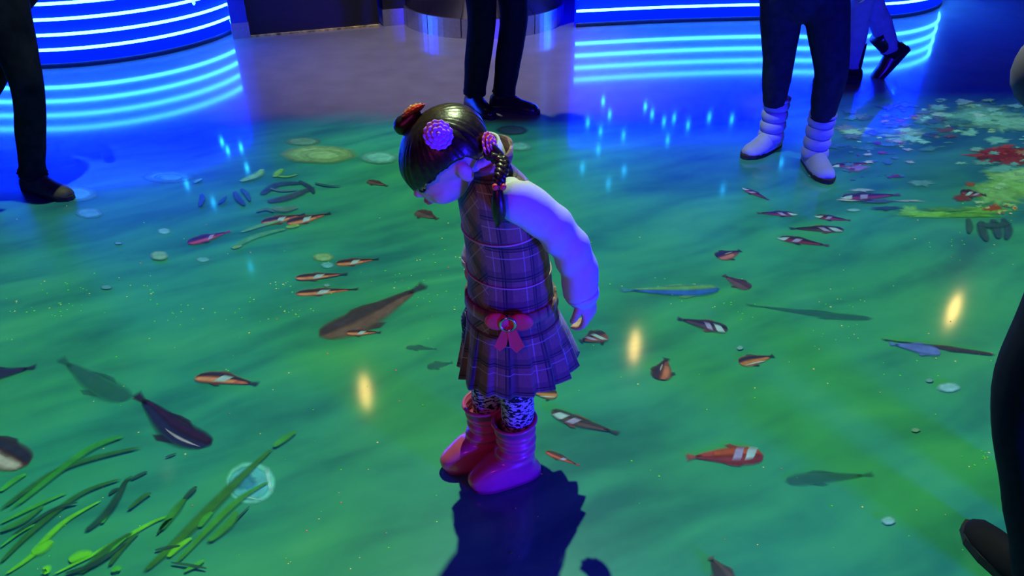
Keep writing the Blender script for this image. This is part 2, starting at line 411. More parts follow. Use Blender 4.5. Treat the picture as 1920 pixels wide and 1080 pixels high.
def plaid():
    m = bpy.data.materials.new('brown_plaid_wool'); m.use_nodes = True; nt = m.node_tree; N = nt.nodes; K = nt.links
    b = N['Principled BSDF']; b.inputs['Roughness'].default_value = .85; b.inputs['Sheen Weight'].default_value = .25
    tc = N.new('ShaderNodeTexCoord'); sp = N.new('ShaderNodeSeparateXYZ'); K.new(tc.outputs['UV'], sp.inputs[0])
    def lines(v, per, off, wd):
        fr = nmath(nt, 'FRACT', nmath(nt, 'ADD', nmath(nt, 'DIVIDE', v, per), off))
        return nmath(nt, 'LESS_THAN', nmath(nt, 'ABSOLUTE', nmath(nt, 'SUBTRACT', fr, .5)), wd/per/2)
    no = N.new('ShaderNodeTexNoise'); no.inputs['Scale'].default_value = 220; K.new(tc.outputs['Object'], no.inputs['Vector'])
    col = nmix(nt, no.outputs['Fac'], (.17, .075, .062), (.29, .15, .115))
    for ax in (0, 1):
        v = sp.outputs[ax]
        broad = lines(v, .074, .0, .020)
        col = nmix(nt, nmath(nt, 'MULTIPLY', broad, .55), col, (.05, .035, .05))
        for off, wd in ((.07, .0035), (.16, .0028)):
            col = nmix(nt, nmath(nt, 'MULTIPLY', lines(v, .074, off, wd), .9), col, (.012, .010, .02))
        col = nmix(nt, nmath(nt, 'MULTIPLY', lines(v, .074, .40, .0025), .7), col, (.45, .33, .36))
    K.new(col, b.inputs['Base Color'])
    bp = N.new('ShaderNodeBump'); bp.inputs['Strength'].default_value = .3; bp.inputs['Distance'].default_value = .002; K.new(no.outputs['Fac'], bp.inputs['Height']); K.new(bp.outputs[0], b.inputs['Normal'])
    return m
M_plaid = plaid()
def marl():
    m = bpy.data.materials.new('marled_knit_tights'); m.use_nodes = True; nt = m.node_tree; N = nt.nodes; K = nt.links
    b = N['Principled BSDF']; b.inputs['Roughness'].default_value = .8
    tc = N.new('ShaderNodeTexCoord'); mp = N.new('ShaderNodeMapping'); mp.inputs['Scale'].default_value = (40, 40, 95); K.new(tc.outputs['Object'], mp.inputs[0])
    no = N.new('ShaderNodeTexNoise'); no.inputs['Scale'].default_value = 2.2; no.inputs['Detail'].default_value = 3; K.new(mp.outputs[0], no.inputs['Vector'])
    sp = N.new('ShaderNodeSeparateXYZ'); K.new(tc.outputs['Object'], sp.inputs[0])
    band = nmath(nt, 'GREATER_THAN', sp.outputs[2], .275)
    th = nmath(nt, 'ADD', .49, nmath(nt, 'MULTIPLY', band, .10))
    fac = nmath(nt, 'GREATER_THAN', no.outputs['Fac'], th)
    K.new(nmix(nt, fac, (.006, .006, .012), (.55, .56, .62)), b.inputs['Base Color']); return m
M_tights = marl()

# ---- head frame
hp = math.radians(36); HC = V(.099, .0, .891)
hg = V(math.cos(hp), 0, -math.sin(hp)); hu = V(math.sin(hp), 0, math.cos(hp)); hl = V(0, 1, 0)
HM = Matrix((hg, hl, hu)).transposed()           # columns: forward, left, up
def hd(a, b, c): return HC + hg*a + hl*b + hu*c

def hand(wrist, d, back, side, s=1.0, curl=.9):
    """relaxed curled hand: d = along the forearm, back = back of hand direction, side = thumb side"""
    d = Vector(d).normalized(); back = (Vector(back)-d*Vector(back).dot(d)).normalized(); side = (Vector(side)-d*Vector(side).dot(d)-back*Vector(side).dot(back)).normalized()
    wrist = Vector(wrist); M = Matrix((side, back, d)).transposed()
    parts = [ellipsoid(wrist+d*.040*s, (.030*s, .014*s, .042*s), M), limb([(*(wrist-d*.03*s), .018*s, .016*s), (*(wrist+d*.02*s), .020*s, .015*s)], 3, 12, back)]
    for k, (o, ln) in enumerate(((.021, .062), (.007, .070), (-.008, .065), (-.021, .050))):
        b0 = wrist+d*.068*s+side*o*s; pts = [b0-d*.02*s, b0]; a = 0
        for seg in (.42, .32, .26):
            a += curl*(.55 if seg > .4 else .7)
            pts.append(pts[-1] + (d*math.cos(a)-back*math.sin(a))*ln*s*seg)
        parts.append(limb([(*p, r*s) for p, r in zip(pts, (.009, .0088, .0082, .0075, .0065))], 3, 8))
    t0 = wrist+d*.018*s+side*.022*s
    t1 = t0+(side*.7+d*.8-back*.2).normalized()*.026*s; t2 = t1+(d*.95-back*.5+side*.05).normalized()*.024*s; t3 = t2+(d*.8-back*.7-side*.2).normalized()*.018*s
    parts.append(limb([(*p, r*s) for p, r in zip((t0, t1, t2, t3), (.012, .0105, .009, .0075))], 3, 8))
    return join(*parts)

# ---- body (continuous)
SHL, ELB, WRI = V(-.012, .098, .812), V(-.110, .126, .712), V(-.150, .140, .578)
SHR, ELR, WRR = V(.000, -.098, .812), V(-.060, -.128, .690), V(-.020, -.130, .555)
body_parts = [
    ellipsoid(HC+hu*.006-hg*.006, (.082, .074, .063), HM, 24, 16),                       # skull
    ellipsoid(hd(.030, 0, -.030), (.060, .060, .060), HM, 20, 12),                        # face
    ellipsoid(hd(.050, 0, -.056), (.028, .032, .022), HM, 14, 8),                         # chin
    ellipsoid(hd(.050, .032, -.040), (.030, .026, .028), HM, 14, 8), ellipsoid(hd(.050, -.032, -.040), (.030, .026, .028), HM, 14, 8),
    ellipsoid(hd(.088, 0, -.026), (.012, .011, .011), HM, 10, 8), limb([(*hd(.078, 0, -.002), .007), (*hd(.090, 0, -.026), .008)], 3, 8),
    ellipsoid(hd(.080, 0, -.053), (.010, .018, .009), HM, 10, 8),
    ellipsoid(hd(-.004, .078, -.018), (.016, .007, .024), HM, 10, 8), ellipsoid(hd(-.004, -.078, -.018), (.016, .007, .024), HM, 10, 8),
    limb([(*hd(-.022, 0, -.055), .044), (.030, 0, .850, .042), (.005, 0, .80, .05)], 5, 16),
    limb([(-.002, 0, .80, .06, .08), (-.02, 0, .72, .070, .082), (-.035, 0, .62, .070, .080), (-.045, 0, .50, .078, .088), (-.045, 0, .44, .07, .08)], 5, 20, V(0, 1, 0)),
    limb([(*SHL, .034), (*ELB, .027), (*WRI, .019)], 5, 12), limb([(*SHR, .034), (*ELR, .027), (*WRR, .019)], 5, 12),
    limb([(-.04, .046, .47, .055), (-.038, .046, .30, .036), (-.045, .046, .20, .036), (-.052, .046, .06, .026), (0, .046, .035, .024)], 5, 12),
    limb([(-.04, -.044, .47, .055), (-.012, -.044, .30, .036), (-.008, -.044, .20, .036), (-.015, -.044, .06, .026), (.04, -.044, .035, .024)], 5, 12),
    hand(WRI+V(-.006, 0, .006), (-.22, .06, -1), V(-.6, 1, 0), (1, .5, 0), .92, .75), hand(WRR, (.1, 0, -1), V(0, -1, 0), (1, 0, 0), .66, .7)]
gb = mk('body', join(*body_parts), M_skin, girl); remesh(gb, .0036, 3)
for s_ in (1, -1):
    mk('eye', ellipsoid(hd(.078, .029*s_, -.008), (.008, .013, .005), HM, 10, 8), M_eye, gb)
    mk('eyebrow', tube(smoothpath([hd(.078, .016*s_, .016), hd(.079, .030*s_, .020), hd(.068, .046*s_, .014)], 4), .0025, 6), M_hair, gb)
mk('lips', join(limb([(*hd(.084, -.013, -.053), .0025), (*hd(.090, 0, -.051), .004), (*hd(.084, .013, -.053), .0025)], 4, 8), limb([(*hd(.083, -.010, -.057), .0025), (*hd(.089, 0, -.058), .004), (*hd(.083, .010, -.057), .0025)], 4, 8)), M_lip, gb)

# ---- hair: cap with fringe, ears free, gathered into tails
def hair_cap():
    nth, nph = 120, 22; rings = []
    def R(th):                                    # how far down from the crown, in degrees, th = 0 at the face
        a = abs(math.degrees(math.atan2(math.sin(th), math.cos(th))))
        key = [(0, 100), (30, 98), (48, 90), (64, 84), (82, 84), (98, 90), (112, 118), (140, 134), (180, 136)]
        for (a0, r0), (a1, r1) in zip(key, key[1:]):
            if a <= a1: t = (a-a0)/(a1-a0); t = t*t*(3-2*t); return r0+(r1-r0)*t
        return 136
    def pt(th, k, e):
        ph = math.radians(R(th)*k); st = 1+.010*math.sin(th*37+3*math.sin(th*5))*min(1, k*3)+.006*math.sin(th*83)*k
        fr = .010*max(0, math.cos(th))*max(0, k-.55)*2.2
        r = (.093+fr+e, .084+e, .072+e)
        return HC+hu*.012-hg*.008 + (hg*math.cos(th)*r[0]*math.sin(ph)+hl*math.sin(th)*r[1]*math.sin(ph))*st + hu*math.cos(ph)*r[2]*(st*.5+.5)
    for k in range(1, nph+1): rings.append([pt(2*math.pi*j/nth, k/nph, 0) for j in range(nth)])
    jag = lambda j: .010*abs(math.sin(j*1.7))*abs(math.sin(j*.43))*max(.15, math.cos(2*math.pi*j/120))
    rings[-1] = [p - hu*jag(j) for j, p in enumerate(rings[-1])]
    for k in range(nph, 0, -1): rings.append([pt(2*math.pi*j/nth, k/nph, -.010) for j in range(nth)])
    v, f = loft(rings, cap=True); return v, f
hair = mk('hair', hair_cap(), M_hair, girl); fixn(hair)

def flower(c, axis, r, m1, m2, name='flower_scrunchie'):
    axis = Vector(axis).normalized(); h = V(0, 0, 1) if abs(axis.z) < .8 else V(1, 0, 0)
    u = axis.cross(h).normalized(); w_ = axis.cross(u); c = Vector(c)
    pet = []
    for ring, (n, rr, lift, sz) in enumerate(((13, 1.0, .0, .40), (11, .70, .2, .36), (7, .38, .34, .30))):
        for k in range(n):
            a = 2*math.pi*k/n+ring*.4; d = u*math.cos(a)+w_*math.sin(a); tn = axis.cross(d)
            R_ = Matrix((d*.94+axis*.34, tn, axis*.94-d*.34)).transposed()
            pet.append(ellipsoid(c+d*r*rr*.72+axis*r*lift, (r*sz*.95, r*sz*.80, r*.09), R_, 8, 6))
    n_in = 13
    o = mk(name, join(*pet[:n_in]), m1, girl); mk('petals', join(*pet[n_in:]), m2, o)
    mk('flower_heart', ellipsoid(c+axis*r*.42, (r*.16,)*3, None, 8, 6), m2, o)
    return o
fr_ = hd(-.010, -.045, .080); fn = hd(-.012, .066, .074); fb = hd(-.072, .064, -.018)
flower(fr_+V(0, -.004, .004), (.3, -.5, .8), .026, M_petal_r, M_petal_y)
flower(fn, (.15, .85, .5), .027, M_petal_p, M_petal_p)
flower(fb, (-.6, .7, .35), .026, M_petal_k, M_petal_k)
# little tails pulled up under the scrunchies, braid over the near shoulder
def strands(path, rad, n=10): return limb([(*p, r) for p, r in zip(path, rad)], 6, n, mod=lambda t, a: 1+.08*math.sin(a*5))
mk('hair_tail', strands([hd(.02, -.055, .075), fr_+V(0, 0, .0), fr_+V(.0, -.012, .004)], (.02, .013, .010)), M_hair, hair)
mk('hair_tail', strands([hd(-.07, .03, -.01), fb, fb+V(-.012, .014, -.02)], (.02, .012, .014)), M_hair, hair)
bp0 = [fb+V(.006, .012, -.012), V(.016, .094, .895), V(.030, .118, .880), V(.040, .126, .862)]
bpath = smoothpath(bp0, 10); nbp = len(bpath)
brd = []
for s_ in (0, 2.094, 4.189):
    pp = []
    for i, p in enumerate(bpath):
        a = s_+i*.62; pp.append(p+V(math.cos(a)*.007, math.sin(a)*.003, math.sin(2*a)*.002))
    brd.append(tube(pp, [.0085]*nbp, 8))
braid = mk('braid', join(*brd), M_hair, girl)
tie_c = bpath[-1]
mk('hair_tie', join(ellipsoid(tie_c, (.011, .011, .008), None, 12, 8), ellipsoid(tie_c+V(.008, .006, .002), (.007, .006, .007)), ellipsoid(tie_c+V(-.006, .010, .001), (.007, .006, .007))), M_redtie, braid)
mk('braid_tuft', strands([tie_c, tie_c+V(.002, .006, -.03), tie_c+V(.0, .004, -.060), tie_c+V(.002, .0, -.085)], (.008, .013, .013, .003)), M_hair, braid)

# ---- dress: bodice and pleated skirt, with plaid running straight except for the bias front panel
def dress_rings(keys, n, pleat=None, sub=5):
    cs = smoothpath([V(k[0], k[1], 0) for k in keys], sub); rs = smoothpath([V(k[2], k[3], 0) for k in keys], sub)
    rings = []
    for i, (c, r) in enumerate(zip(cs, rs)):
        t = i/(len(cs)-1); ring = []
        for j in range(n):
            a = 2*math.pi*j/n; k = pleat(t, a) if pleat else 1
            ring.append(V(c.x+math.cos(a)*r.x*k, math.sin(a)*r.y*k, c.y+(.0 if not pleat else -.006*math.cos(a)*t)))
        rings.append(ring)
    return rings
def dress_mesh(name, rings, mat, bias, parent, thick=.006):
    n = len(rings[0]); v, f = loft(rings, cap=False); uv = []
    for q in f:
        i = q[0]//n; j = q[0] % n; a = 360*((j+.5) % n)/n; a = a-360 if a > 180 else a
        lo = []
        for vi in q:
            ii, jj = vi//n, vi % n
            if jj == 0 and j == n-1: jj = n
            u_ = jj/n*.64; w_ = rings[ii][0].z
            if bias and -52 < a < 34:
                sgn = 1 if a > -9 else -1
                u_, w_ = (u_*sgn+w_)*.7071, (w_-u_*sgn)*.7071
            lo.append((u_, w_))
        uv.append(lo)
    o = mk(name, (v, f), mat, parent, uv=uv); fixn(o)
    sm = o.modifiers.new('thickness', 'SOLIDIFY'); sm.thickness = thick; sm.offset = -1
    return o
bod = [(-.052, .470, .106, .106), (-.046, .54, .097, .101), (-.040, .62, .090, .098), (-.032, .69, .088, .099), (-.020, .76, .084, .102), (-.008, .805, .074, .097), (.004, .835, .060, .078), (.014, .853, .052, .060)]
bod_r = dress_rings(bod, 72)
dress = dress_mesh('dress', bod_r, M_plaid, True, girl)
skr = [(-.052, .474, .107, .107), (-.056, .44, .116, .111), (-.062, .39, .130, .118), (-.068, .322, .148, .128)]
def pleat(t, a):
    s_ = (a/(2*math.pi)*17) % 1.0; saw = (s_ if s_ < .8 else (1-s_)*4)      # knife pleats
    return 1+(.02+.12*(t**1.2))*(saw-.45)*min(1, t*2.5)
dress_mesh('pleated_skirt', dress_rings(skr, 264, pleat), M_plaid, False, dress, .004)
def ring_at(z, grow, droop=0, n=96):
    out = []
    for j in range(n):
        a = 2*math.pi*j/n; zz = z+droop*math.cos(a)
        for (k0, k1) in zip(bod, bod[1:]):
            if k0[1] <= zz <= k1[1] or k1 is bod[-1]:
                t = min(max((zz-k0[1])/(k1[1]-k0[1]), 0), 1); c, rx, ry = (k0[m_]+(k1[m_]-k0[m_])*t for m_ in (0, 2, 3)); break
        else: c, rx, ry = bod[0][0], bod[0][2], bod[0][3]
        out.append(V(c+math.cos(a)*(rx+grow), math.sin(a)*(ry+grow), zz))
    return out
M_pipe = pm('pink_piping', (.55, .38, .42), rough=.7)
def hoop(pts, r, n=6):
    rings = []; m_ = len(pts)
    for i, p in enumerate(pts):
        t = (pts[(i+1) % m_]-pts[i-1]).normalized(); o_ = t.cross(V(0, 0, 1)).normalized(); u_ = o_.cross(t)
        rings.append([p+o_*math.cos(2*math.pi*k/n)*r+u_*math.sin(2*math.pi*k/n)*r for k in range(n)])
    return loft(rings, closed=True)
mk('yoke_piping', hoop(ring_at(.712, .001, -.012), .0022), M_pipe, dress)
mk('waist_piping', hoop(ring_at(.600, .001, 0), .0018), M_pipe, dress)
belt_r = [[p for p in ring_at(z, g_)] for z, g_ in ((.508, .001), (.508, .006), (.535, .006), (.535, .001))]
mk('belt', loft([[belt_r[k][j] for k in range(4)] for j in range(96)], closed=True), M_plaid, dress, uv=[[(p.x*3, p.z) for p in (belt_r[0][j],)*4] for j in range(96) for k in range(4)])
# collar of the dress, standing a little away from the neck at the back
def collar(m_, r0, r1, z0, z1, c0, c1, name, par, open_=0):
    rings = [[V(c_+math.cos(2*math.pi*j/48)*rx, math.sin(2*math.pi*j/48)*ry, z_+zb*-math.cos(2*math.pi*j/48)) for j in range(48)] for (c_, rx, ry, z_, zb) in ((c0, r0, r0*1.15, z0, .004), (c0+.3*(c1-c0), (r0+r1)/2+.004, (r0+r1)/2*1.15+.004, (z0+z1)/2, .012), (c1, r1, r1*1.12, z1, .020))]
    o = mk(name, loft(rings, cap=False), m_, par, uv=[[(p.y*1.3, p.z) for p in (rings[i][j], rings[i][(j+1) % 48], rings[i+1][(j+1) % 48], rings[i+1][j])] for i in range(2) for j in range(48)])
    s_ = o.modifiers.new('t', 'SOLIDIFY'); s_.thickness = .006; return o
collar(M_plaid, .050, .055, .846, .880, .013, .010, 'dress_collar', dress)
collar(M_white, .046, .045, .845, .892, .017, .028, 'turtleneck', girl)
# sleeves: puffed at the shoulder, creased at the elbow
def sleeve(a, b, c, name):
    m1 = a.lerp(b, .5)+V(-.004, 0, .004); m2 = b.lerp(c, .5)+V(-.010, 0, 0)
    def crease(t, an): return 1+.075*math.sin(t*46+2*math.sin(an))*math.exp(-((t-.5)/.16)**2)+.12*math.sin(t*70+an)*max(0, t-.70)+.02*math.sin(t*17+an)
    o = mk(name, limb([(*(a+V(.008, -.012 if a.y > 0 else .012, .010)), .032), (*a, .044), (*m1, .043), (*b, .042), (*m2, .041), (*c.lerp(b, .12), .039), (*c, .037)], 8, 24, mod=crease), M_white, girl)
    mk('cuff', tube([c.lerp(b, .03), c.lerp(b, -.06)], [.038, .0365], 24), M_white, o)
sleeve(SHL, ELB, WRI, 'sleeve'); sleeve(SHR, ELR, WRR, 'sleeve')
# bow with ring buckle on the belt, near side
ba = math.radians(62); bc = V(-.050+math.cos(ba)*.112, math.sin(ba)*.108, .522); bn = V(math.cos(ba), math.sin(ba), 0); bt = V(-math.sin(ba), math.cos(ba), 0)
def ribbon(pts, th=.003):
    v = [p for p in pts]; n = len(v); v2 = [p+bn*th for p in v]
    f = [tuple(range(n)), tuple(range(2*n-1, n-1, -1))]+[(i, n+i, n+(i+1) % n, (i+1) % n) for i in range(n)]
    return v+v2, f
def bq(u_, z_, o_=.006): return bc+bt*u_+V(0, 0, z_)+bn*o_
BM_ = Matrix((bt, bn, V(0, 0, 1))).transposed()
bow = fixn(mk('ribbon_bow', join(ellipsoid(bq(-.026, .004, .008), (.027, .008, .022), BM_), ellipsoid(bq(.026, .004, .008), (.027, .008, .022), BM_)), M_bow, girl))
fixn(mk('ribbon_tail', ribbon([bq(-.008, .0), bq(-.032, -.056, .014), bq(-.020, -.068, .015), bq(-.006, -.056, .014), bq(.006, .0)]), M_bow, bow, False))
fixn(mk('ribbon_tail', ribbon([bq(-.006, .0, .009), bq(.002, -.054, .016), bq(.017, -.070, .017), bq(.034, -.052, .016), bq(.010, .0, .009)]), M_bow, bow, False))
def torus(c, R, r, A, B, n=28, m_=8):
    return loft([[Vector(c)+(A*math.cos(2*math.pi*i/n)+B*math.sin(2*math.pi*i/n))*(R+r*math.cos(2*math.pi*k/m_))+A.cross(B)*r*math.sin(2*math.pi*k/m_) for k in range(m_)] for i in range(n)], closed=True)
mk('ring_buckle', torus(bq(-.002, .004, .018), .016, .0032, bt, V(0, 0, 1)), M_buckle, bow)

# ---- tights and boots
FEET = ((-.019, .046, 0), (.020, -.046, 0))
for (fx, fy, _) in FEET:
    kx = fx-.018
    mk('tights_leg', limb([(fx-.020, fy*.95, .44, .056), (kx+.008, fy, .33, .044), (kx-.004, fy, .25, .041), (kx-.006, fy, .19, .040), (kx-.004, fy, .14, .036)], 6, 20, mod=lambda t, a: 1+.02*math.sin(t*60+a)), M_tights, girl)
for (fx, fy, _) in FEET:
    # shaft with soft horizontal folds, then foot
    prof = [(-.026, .004, .066, .038), (-.020, .020, .078, .043), (-.012, .045, .072, .043), (-.022, .075, .057, .043), (-.030, .10, .049, .044), (-.032, .125, .0475, .0445), (-.030, .15, .048, .046), (-.028, .172, .049, .047), (-.027, .190, .050, .048)]
    cs = smoothpath([V(p[0], p[1], 0) for p in prof], 6); rs = smoothpath([V(p[2], p[3], 0) for p in prof], 6); rings = []
    toe = lambda z: .040*math.sqrt(max(0, 1-(z/.082)**2))
    for c, r in zip(cs, rs):
        z = c.y; ring = []
        fold = .004*math.sin(z*2*math.pi/.030)*min(1, max(0, (z-.06)/.03))
        for j in range(36):
            a = 2*math.pi*j/36; ca, sa = math.cos(a), math.sin(a); lo_ = max(0, 1-z/.09)*.30
            ca = math.copysign(abs(ca)**(1-lo_), ca); sa = math.copysign(abs(sa)**(1-lo_), sa)
            x = c.x+ca*(r.x+fold)+(toe(z)*max(0, ca)**.8); y = sa*(r.y+fold)
            zz = z-(.004 if z > .17 else 0)*ca
            ring.append(V(fx+x+.012, fy+y, zz))
        rings.append(ring)
    inner = [[V(p.x*.0+(fx-.015)+(p.x-(fx-.015))*.90, fy+(p.y-fy)*.90, p.z-dz) for p in rings[-1]] for dz in (-.001, .035)]
    bo = mk('boot', loft(rings+inner, cap=True), M_pinkboot, girl)
    sole = [[V(fx+.012+(p.x-fx-.012)*k, fy+(p.y-fy)*k, z) for p in rings[2]] for k, z in ((.98, 0), (1.045, .004), (1.04, .013), (1.0, .016))]
    mk('sole', loft(sole), M_bootsole, bo)
    mk('boot_cuff', hoop([V(p.x, p.y, p.z) for p in rings[-1]], .0045), M_pinkboot, bo)
# ================================================================== the adults (cut by the frame; built whole)
M_black = pm('black_denim', (.005, .006, .012), rough=.8, spec=.12, var=.3, scale=40)
M_navy = pm('navy_leggings', (.011, .014, .040), rough=.75, spec=.12, var=.3, scale=30)
M_olive = pm('dark_olive_cotton', (.012, .014, .009), rough=.85, spec=.12, var=.5, scale=16)
M_bluetr = pm('pale_blue_trousers', (.20, .24, .42), rough=.8)
M_shoe = pm('black_leather', (.012, .012, .014), rough=.32)
M_suede = pm('black_suede', (.010, .010, .012), rough=.85, spec=.12)
M_brownshoe = pm('dark_brown_suede', (.060, .050, .024), rough=.7, var=.4)
M_soleblk = pm('black_rubber', (.012, .012, .012), rough=.7)
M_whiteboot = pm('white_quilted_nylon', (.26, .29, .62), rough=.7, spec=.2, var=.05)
M_coatg = pm('grey_mauve_coat', (.055, .040, .060), rough=.85, var=.2)
M_coatb = pm('black_coat', (.015, .014, .018), rough=.85, spec=.12, var=.3)
M_coatn = pm('navy_coat', (.03, .035, .08), rough=.85, var=.3)

def shoe(ankle, toe, parent, off, style, mat, sole_m):
    """shoe or boot around an ankle; toe = unit direction on the floor; built heel-to-toe in its own frame"""
    t = Vector(toe).normalized(); l = V(-t.y, t.x, 0) if abs(t.z) < .1 else V(-t.y, t.x, 0).normalized(); up = t.cross(l); a = Vector(ankle)-off
    def q(x, y, z): return a + t*x + l*y + up*z
    zb = -.085 if style != 'snow' else -.095
    sec = [(-.075, .020, .030, .052), (-.05, .042, .038, .074), (0, .044, .040, .085), (.05, .042, .044, .070), (.10, .030, .047, .048), (.15, .024, .045, .038), (.185, .018, .034, .030), (.20, .010, .016, .018)]
    if style == 'snow': sec = [(x*.92, h*1.15, w_*1.12, d*1.1) for x, h, w_, d in sec]
    rings = []
    for x, h, w_, d in sec:
        rings.append([q(x, math.cos(k)*w_, zb+.018+ (max(0, math.sin(k))*d if math.sin(k) > 0 else math.sin(k)*.010)) for k in [2*math.pi*j/20 for j in range(20)]])
    r = fixn(mk({'boot': 'boot', 'snow': 'winter_boot', 'shoe': 'shoe'}[style], loft(rings), mat, parent))
    outline = [(-.085, .0), (-.075, .030), (-.03, .036), (.06, .044), (.12, .049), (.17, .042), (.205, .020), (.215, 0), (.205, -.020), (.17, -.042), (.12, -.049), (.06, -.044), (-.03, -.036), (-.075, -.030)]
    sk = 1.08 if style == 'snow' else 1.0
    sr = [[q(x*.96 if style == 'snow' else x, y*sk, z) for x, y in outline] for z in (zb, zb+.020)]
    so = mk('sole', loft(sr), sole_m, r, False); fixn(so)
    if style == 'shoe':
        mk('laces', join(*[tube([q(.045+.022*k, -.020, zb+.084-.011*k), q(.045+.022*k, 0, zb+.093-.011*k), q(.045+.022*k, .020, zb+.084-.011*k)], .0028, 6) for k in range(4)]), sole_m, r)
        mk('shaft', loft([[q(-.012+math.cos(k)*.050, math.sin(k)*.044, z) for k in [2*math.pi*j/20 for j in range(20)]] for z in (-.02, .02)]), mat, r)
    if style == 'boot':
        mk('shaft', loft([[q(-.010+math.cos(k)*.056, math.sin(k)*.050, z) for k in [2*math.pi*j/20 for j in range(20)]] for z in (-.04, 0, .05, .10, .14)]), mat, r)
    if style == 'snow':
        zz = -.05
        for z0, z1 in ((-.055, .0), (.0, .052), (.052, .104), (.104, .150)):
            seg = [[q(-.006+math.cos(k)*(.058+g_), math.sin(k)*(.054+g_), z0+(z1-z0)*u_) for k in [2*math.pi*j/24 for j in range(24)]] for u_, g_ in ((0, -.002), (.2, .005), (.5, .008), (.8, .005), (1, -.002))]
            mk('quilted_panel', loft(seg), mat, r)
        mk('fur_trim', loft([[q(-.006+math.cos(k)*rr, math.sin(k)*rr*.93, z) for k in [2*math.pi*j/24 for j in range(24)]] for rr, z in ((.058, .146), (.066, .150), (.066, .163), (.052, .166))]), mat, r)
    return r
def adult(label, base, head_dir, legs, hipc, mats, shoes, arms=None, height=1.0, coat_len=.80, leg_r=(.092, .066, .052, .062), leg_end=0.):
    """legs: [(hip, knee, ankle, toe direction)] in world space, hipc: pelvis centre, arms: [(shoulder, elbow, wrist, thumb side, back of hand)]"""
    base = Vector(base); root = empty('person', base); tag(root, label, 'person')
    F_ = Vector(head_dir).normalized(); L_ = V(-F_.y, F_.x, 0); Z = V(0, 0, 1); h = Vector(hipc)-base
    def q(f_, l_, z_): return V(h.x, h.y, 0)+F_*f_+L_*l_+Z*z_
    zt = h.z                                          # pelvis height
    sh_z = zt+.50*height; nk = zt+.56*height; hz = zt+.72*height
    if arms is None:
        arms = [(q(0, s_*.18, sh_z-.02)+base, q(-.03, s_*.24, sh_z-.29)+base, q(.06, s_*.24, sh_z-.52)+base, F_, L_*s_) for s_ in (1, -1)]
    MH = Matrix((F_, L_, Z)).transposed(); hc = q(.03, 0, hz)
    parts = [ellipsoid(hc, (.098, .078, .115), MH, 20, 14), ellipsoid(hc+F_*.03-Z*.075, (.06, .055, .05), MH, 14, 10), ellipsoid(hc+F_*.102-Z*.02, (.016, .015, .024), MH, 10, 8),
             ellipsoid(hc+L_*.08-Z*.01, (.02, .009, .03), MH, 10, 8), ellipsoid(hc-L_*.08-Z*.01, (.02, .009, .03), MH, 10, 8), ellipsoid(hc+F_*.088-Z*.065, (.012, .024, .010), MH, 10, 8),
             limb([(*(hc-Z*.08), .055), (*q(.0, 0, nk-.03), .06)], 4, 14),
             limb([(*q(0, 0, sh_z-.05), .13, .085), (*q(0, 0, zt+.28), .125, .085), (*q(0, 0, zt+.1), .11, .075), (*q(0, 0, zt-.03), .11, .075)], 5, 20, F_)]
    for (a, b, c, th, bk) in arms:
        a, b, c = (Vector(p)-base for p in (a, b, c))
        parts += [limb([(*a, .05), (*b, .038), (*c, .027)], 5, 12), hand(c, c-b, bk, th, 1.0, .55)]
    for (hp_, kn, an, to) in legs:
        hp_, kn, an = (Vector(p)-base for p in (hp_, kn, an)); to = Vector(to).normalized()
        parts += [limb([(*hp_, .060), (*kn, .05), (*an, .032), (*(an+to*.05-Z*.045), .020)], 5, 12)]
    bd = mk('body', join(*parts), M_skin, root); remesh(bd, .010, 3)
    for s_ in (1, -1): mk('eye', ellipsoid(hc+F_*.088+L_*.034*s_+Z*.005, (.008, .014, .007), MH, 8, 6), M_eye, bd)
    # hair
    def hp(th, ph): return hc+V(0, 0, .01)-F_*.012+F_*math.cos(th)*.108*math.sin(ph)+L_*math.sin(th)*.092*math.sin(ph)+Z*.122*math.cos(ph)
    rg = [[hp(2*math.pi*j/40, math.radians(t_*(62+52*(.5-.5*math.cos(2*math.pi*j/40))))) for j in range(40)] for t_ in (.12, .35, .6, .8, 1)]
    hr = mk('hair', loft(rg), M_hair, root)
    # trousers: both legs and the seat, one garment
    tr = [limb([(*q(0, 0, zt+.10), .150, .105), (*q(0, 0, zt), .165, .12), (*q(0, 0, zt-.08), .15, .11)], 4, 20, F_)]
    for (hp_, kn, an, to) in legs:
        hp_, kn, an = (Vector(p)-base for p in (hp_, kn, an))
        an = an.lerp(kn, leg_end)
        tr.append(limb([(*hp_, leg_r[0]), (*hp_.lerp(kn, .5), (leg_r[0]+leg_r[1])/2*1.04), (*kn, leg_r[1]), (*kn.lerp(an, .5), (leg_r[1]+leg_r[2])/2*1.04), (*an.lerp(kn, .10), leg_r[2]), (*an.lerp(kn, .0), leg_r[3])], 6, 18, ends=False,
                       mod=lambda t, a: 1+.02*math.sin(t*40+3*a)*(1 if t > .6 else .4)))
    to_ = mk('trousers', join(*tr), mats['legs'], root); remesh(to_, .009, 2)
    # coat and sleeves
    ct = [limb([(*q(0, 0, coat_len), .185, .135), (*q(0, 0, coat_len+.1), .18, .13), (*q(0, 0, zt+.22), .165, .12), (*q(0, 0, sh_z-.10), .19, .13), (*q(0, 0, sh_z), .17, .11), (*q(0, 0, nk-.01), .085, .08)], 6, 24, F_, ends=False)]
    coat = mk('coat', join(*ct), mats['coat'], root)
    for (a, b, c, th, bk) in arms:
        a, b, c = (Vector(p)-base for p in (a, b, c))
        mk('sleeve', limb([(*a, .072), (*a.lerp(b, .5), .064), (*b, .060), (*b.lerp(c, .5), .052), (*c.lerp(b, .08), .044)], 6, 18, mod=lambda t, x: 1+.03*math.sin(t*50+2*math.sin(x))*math.exp(-((t-.5)/.18)**2)), mats['coat'], coat)
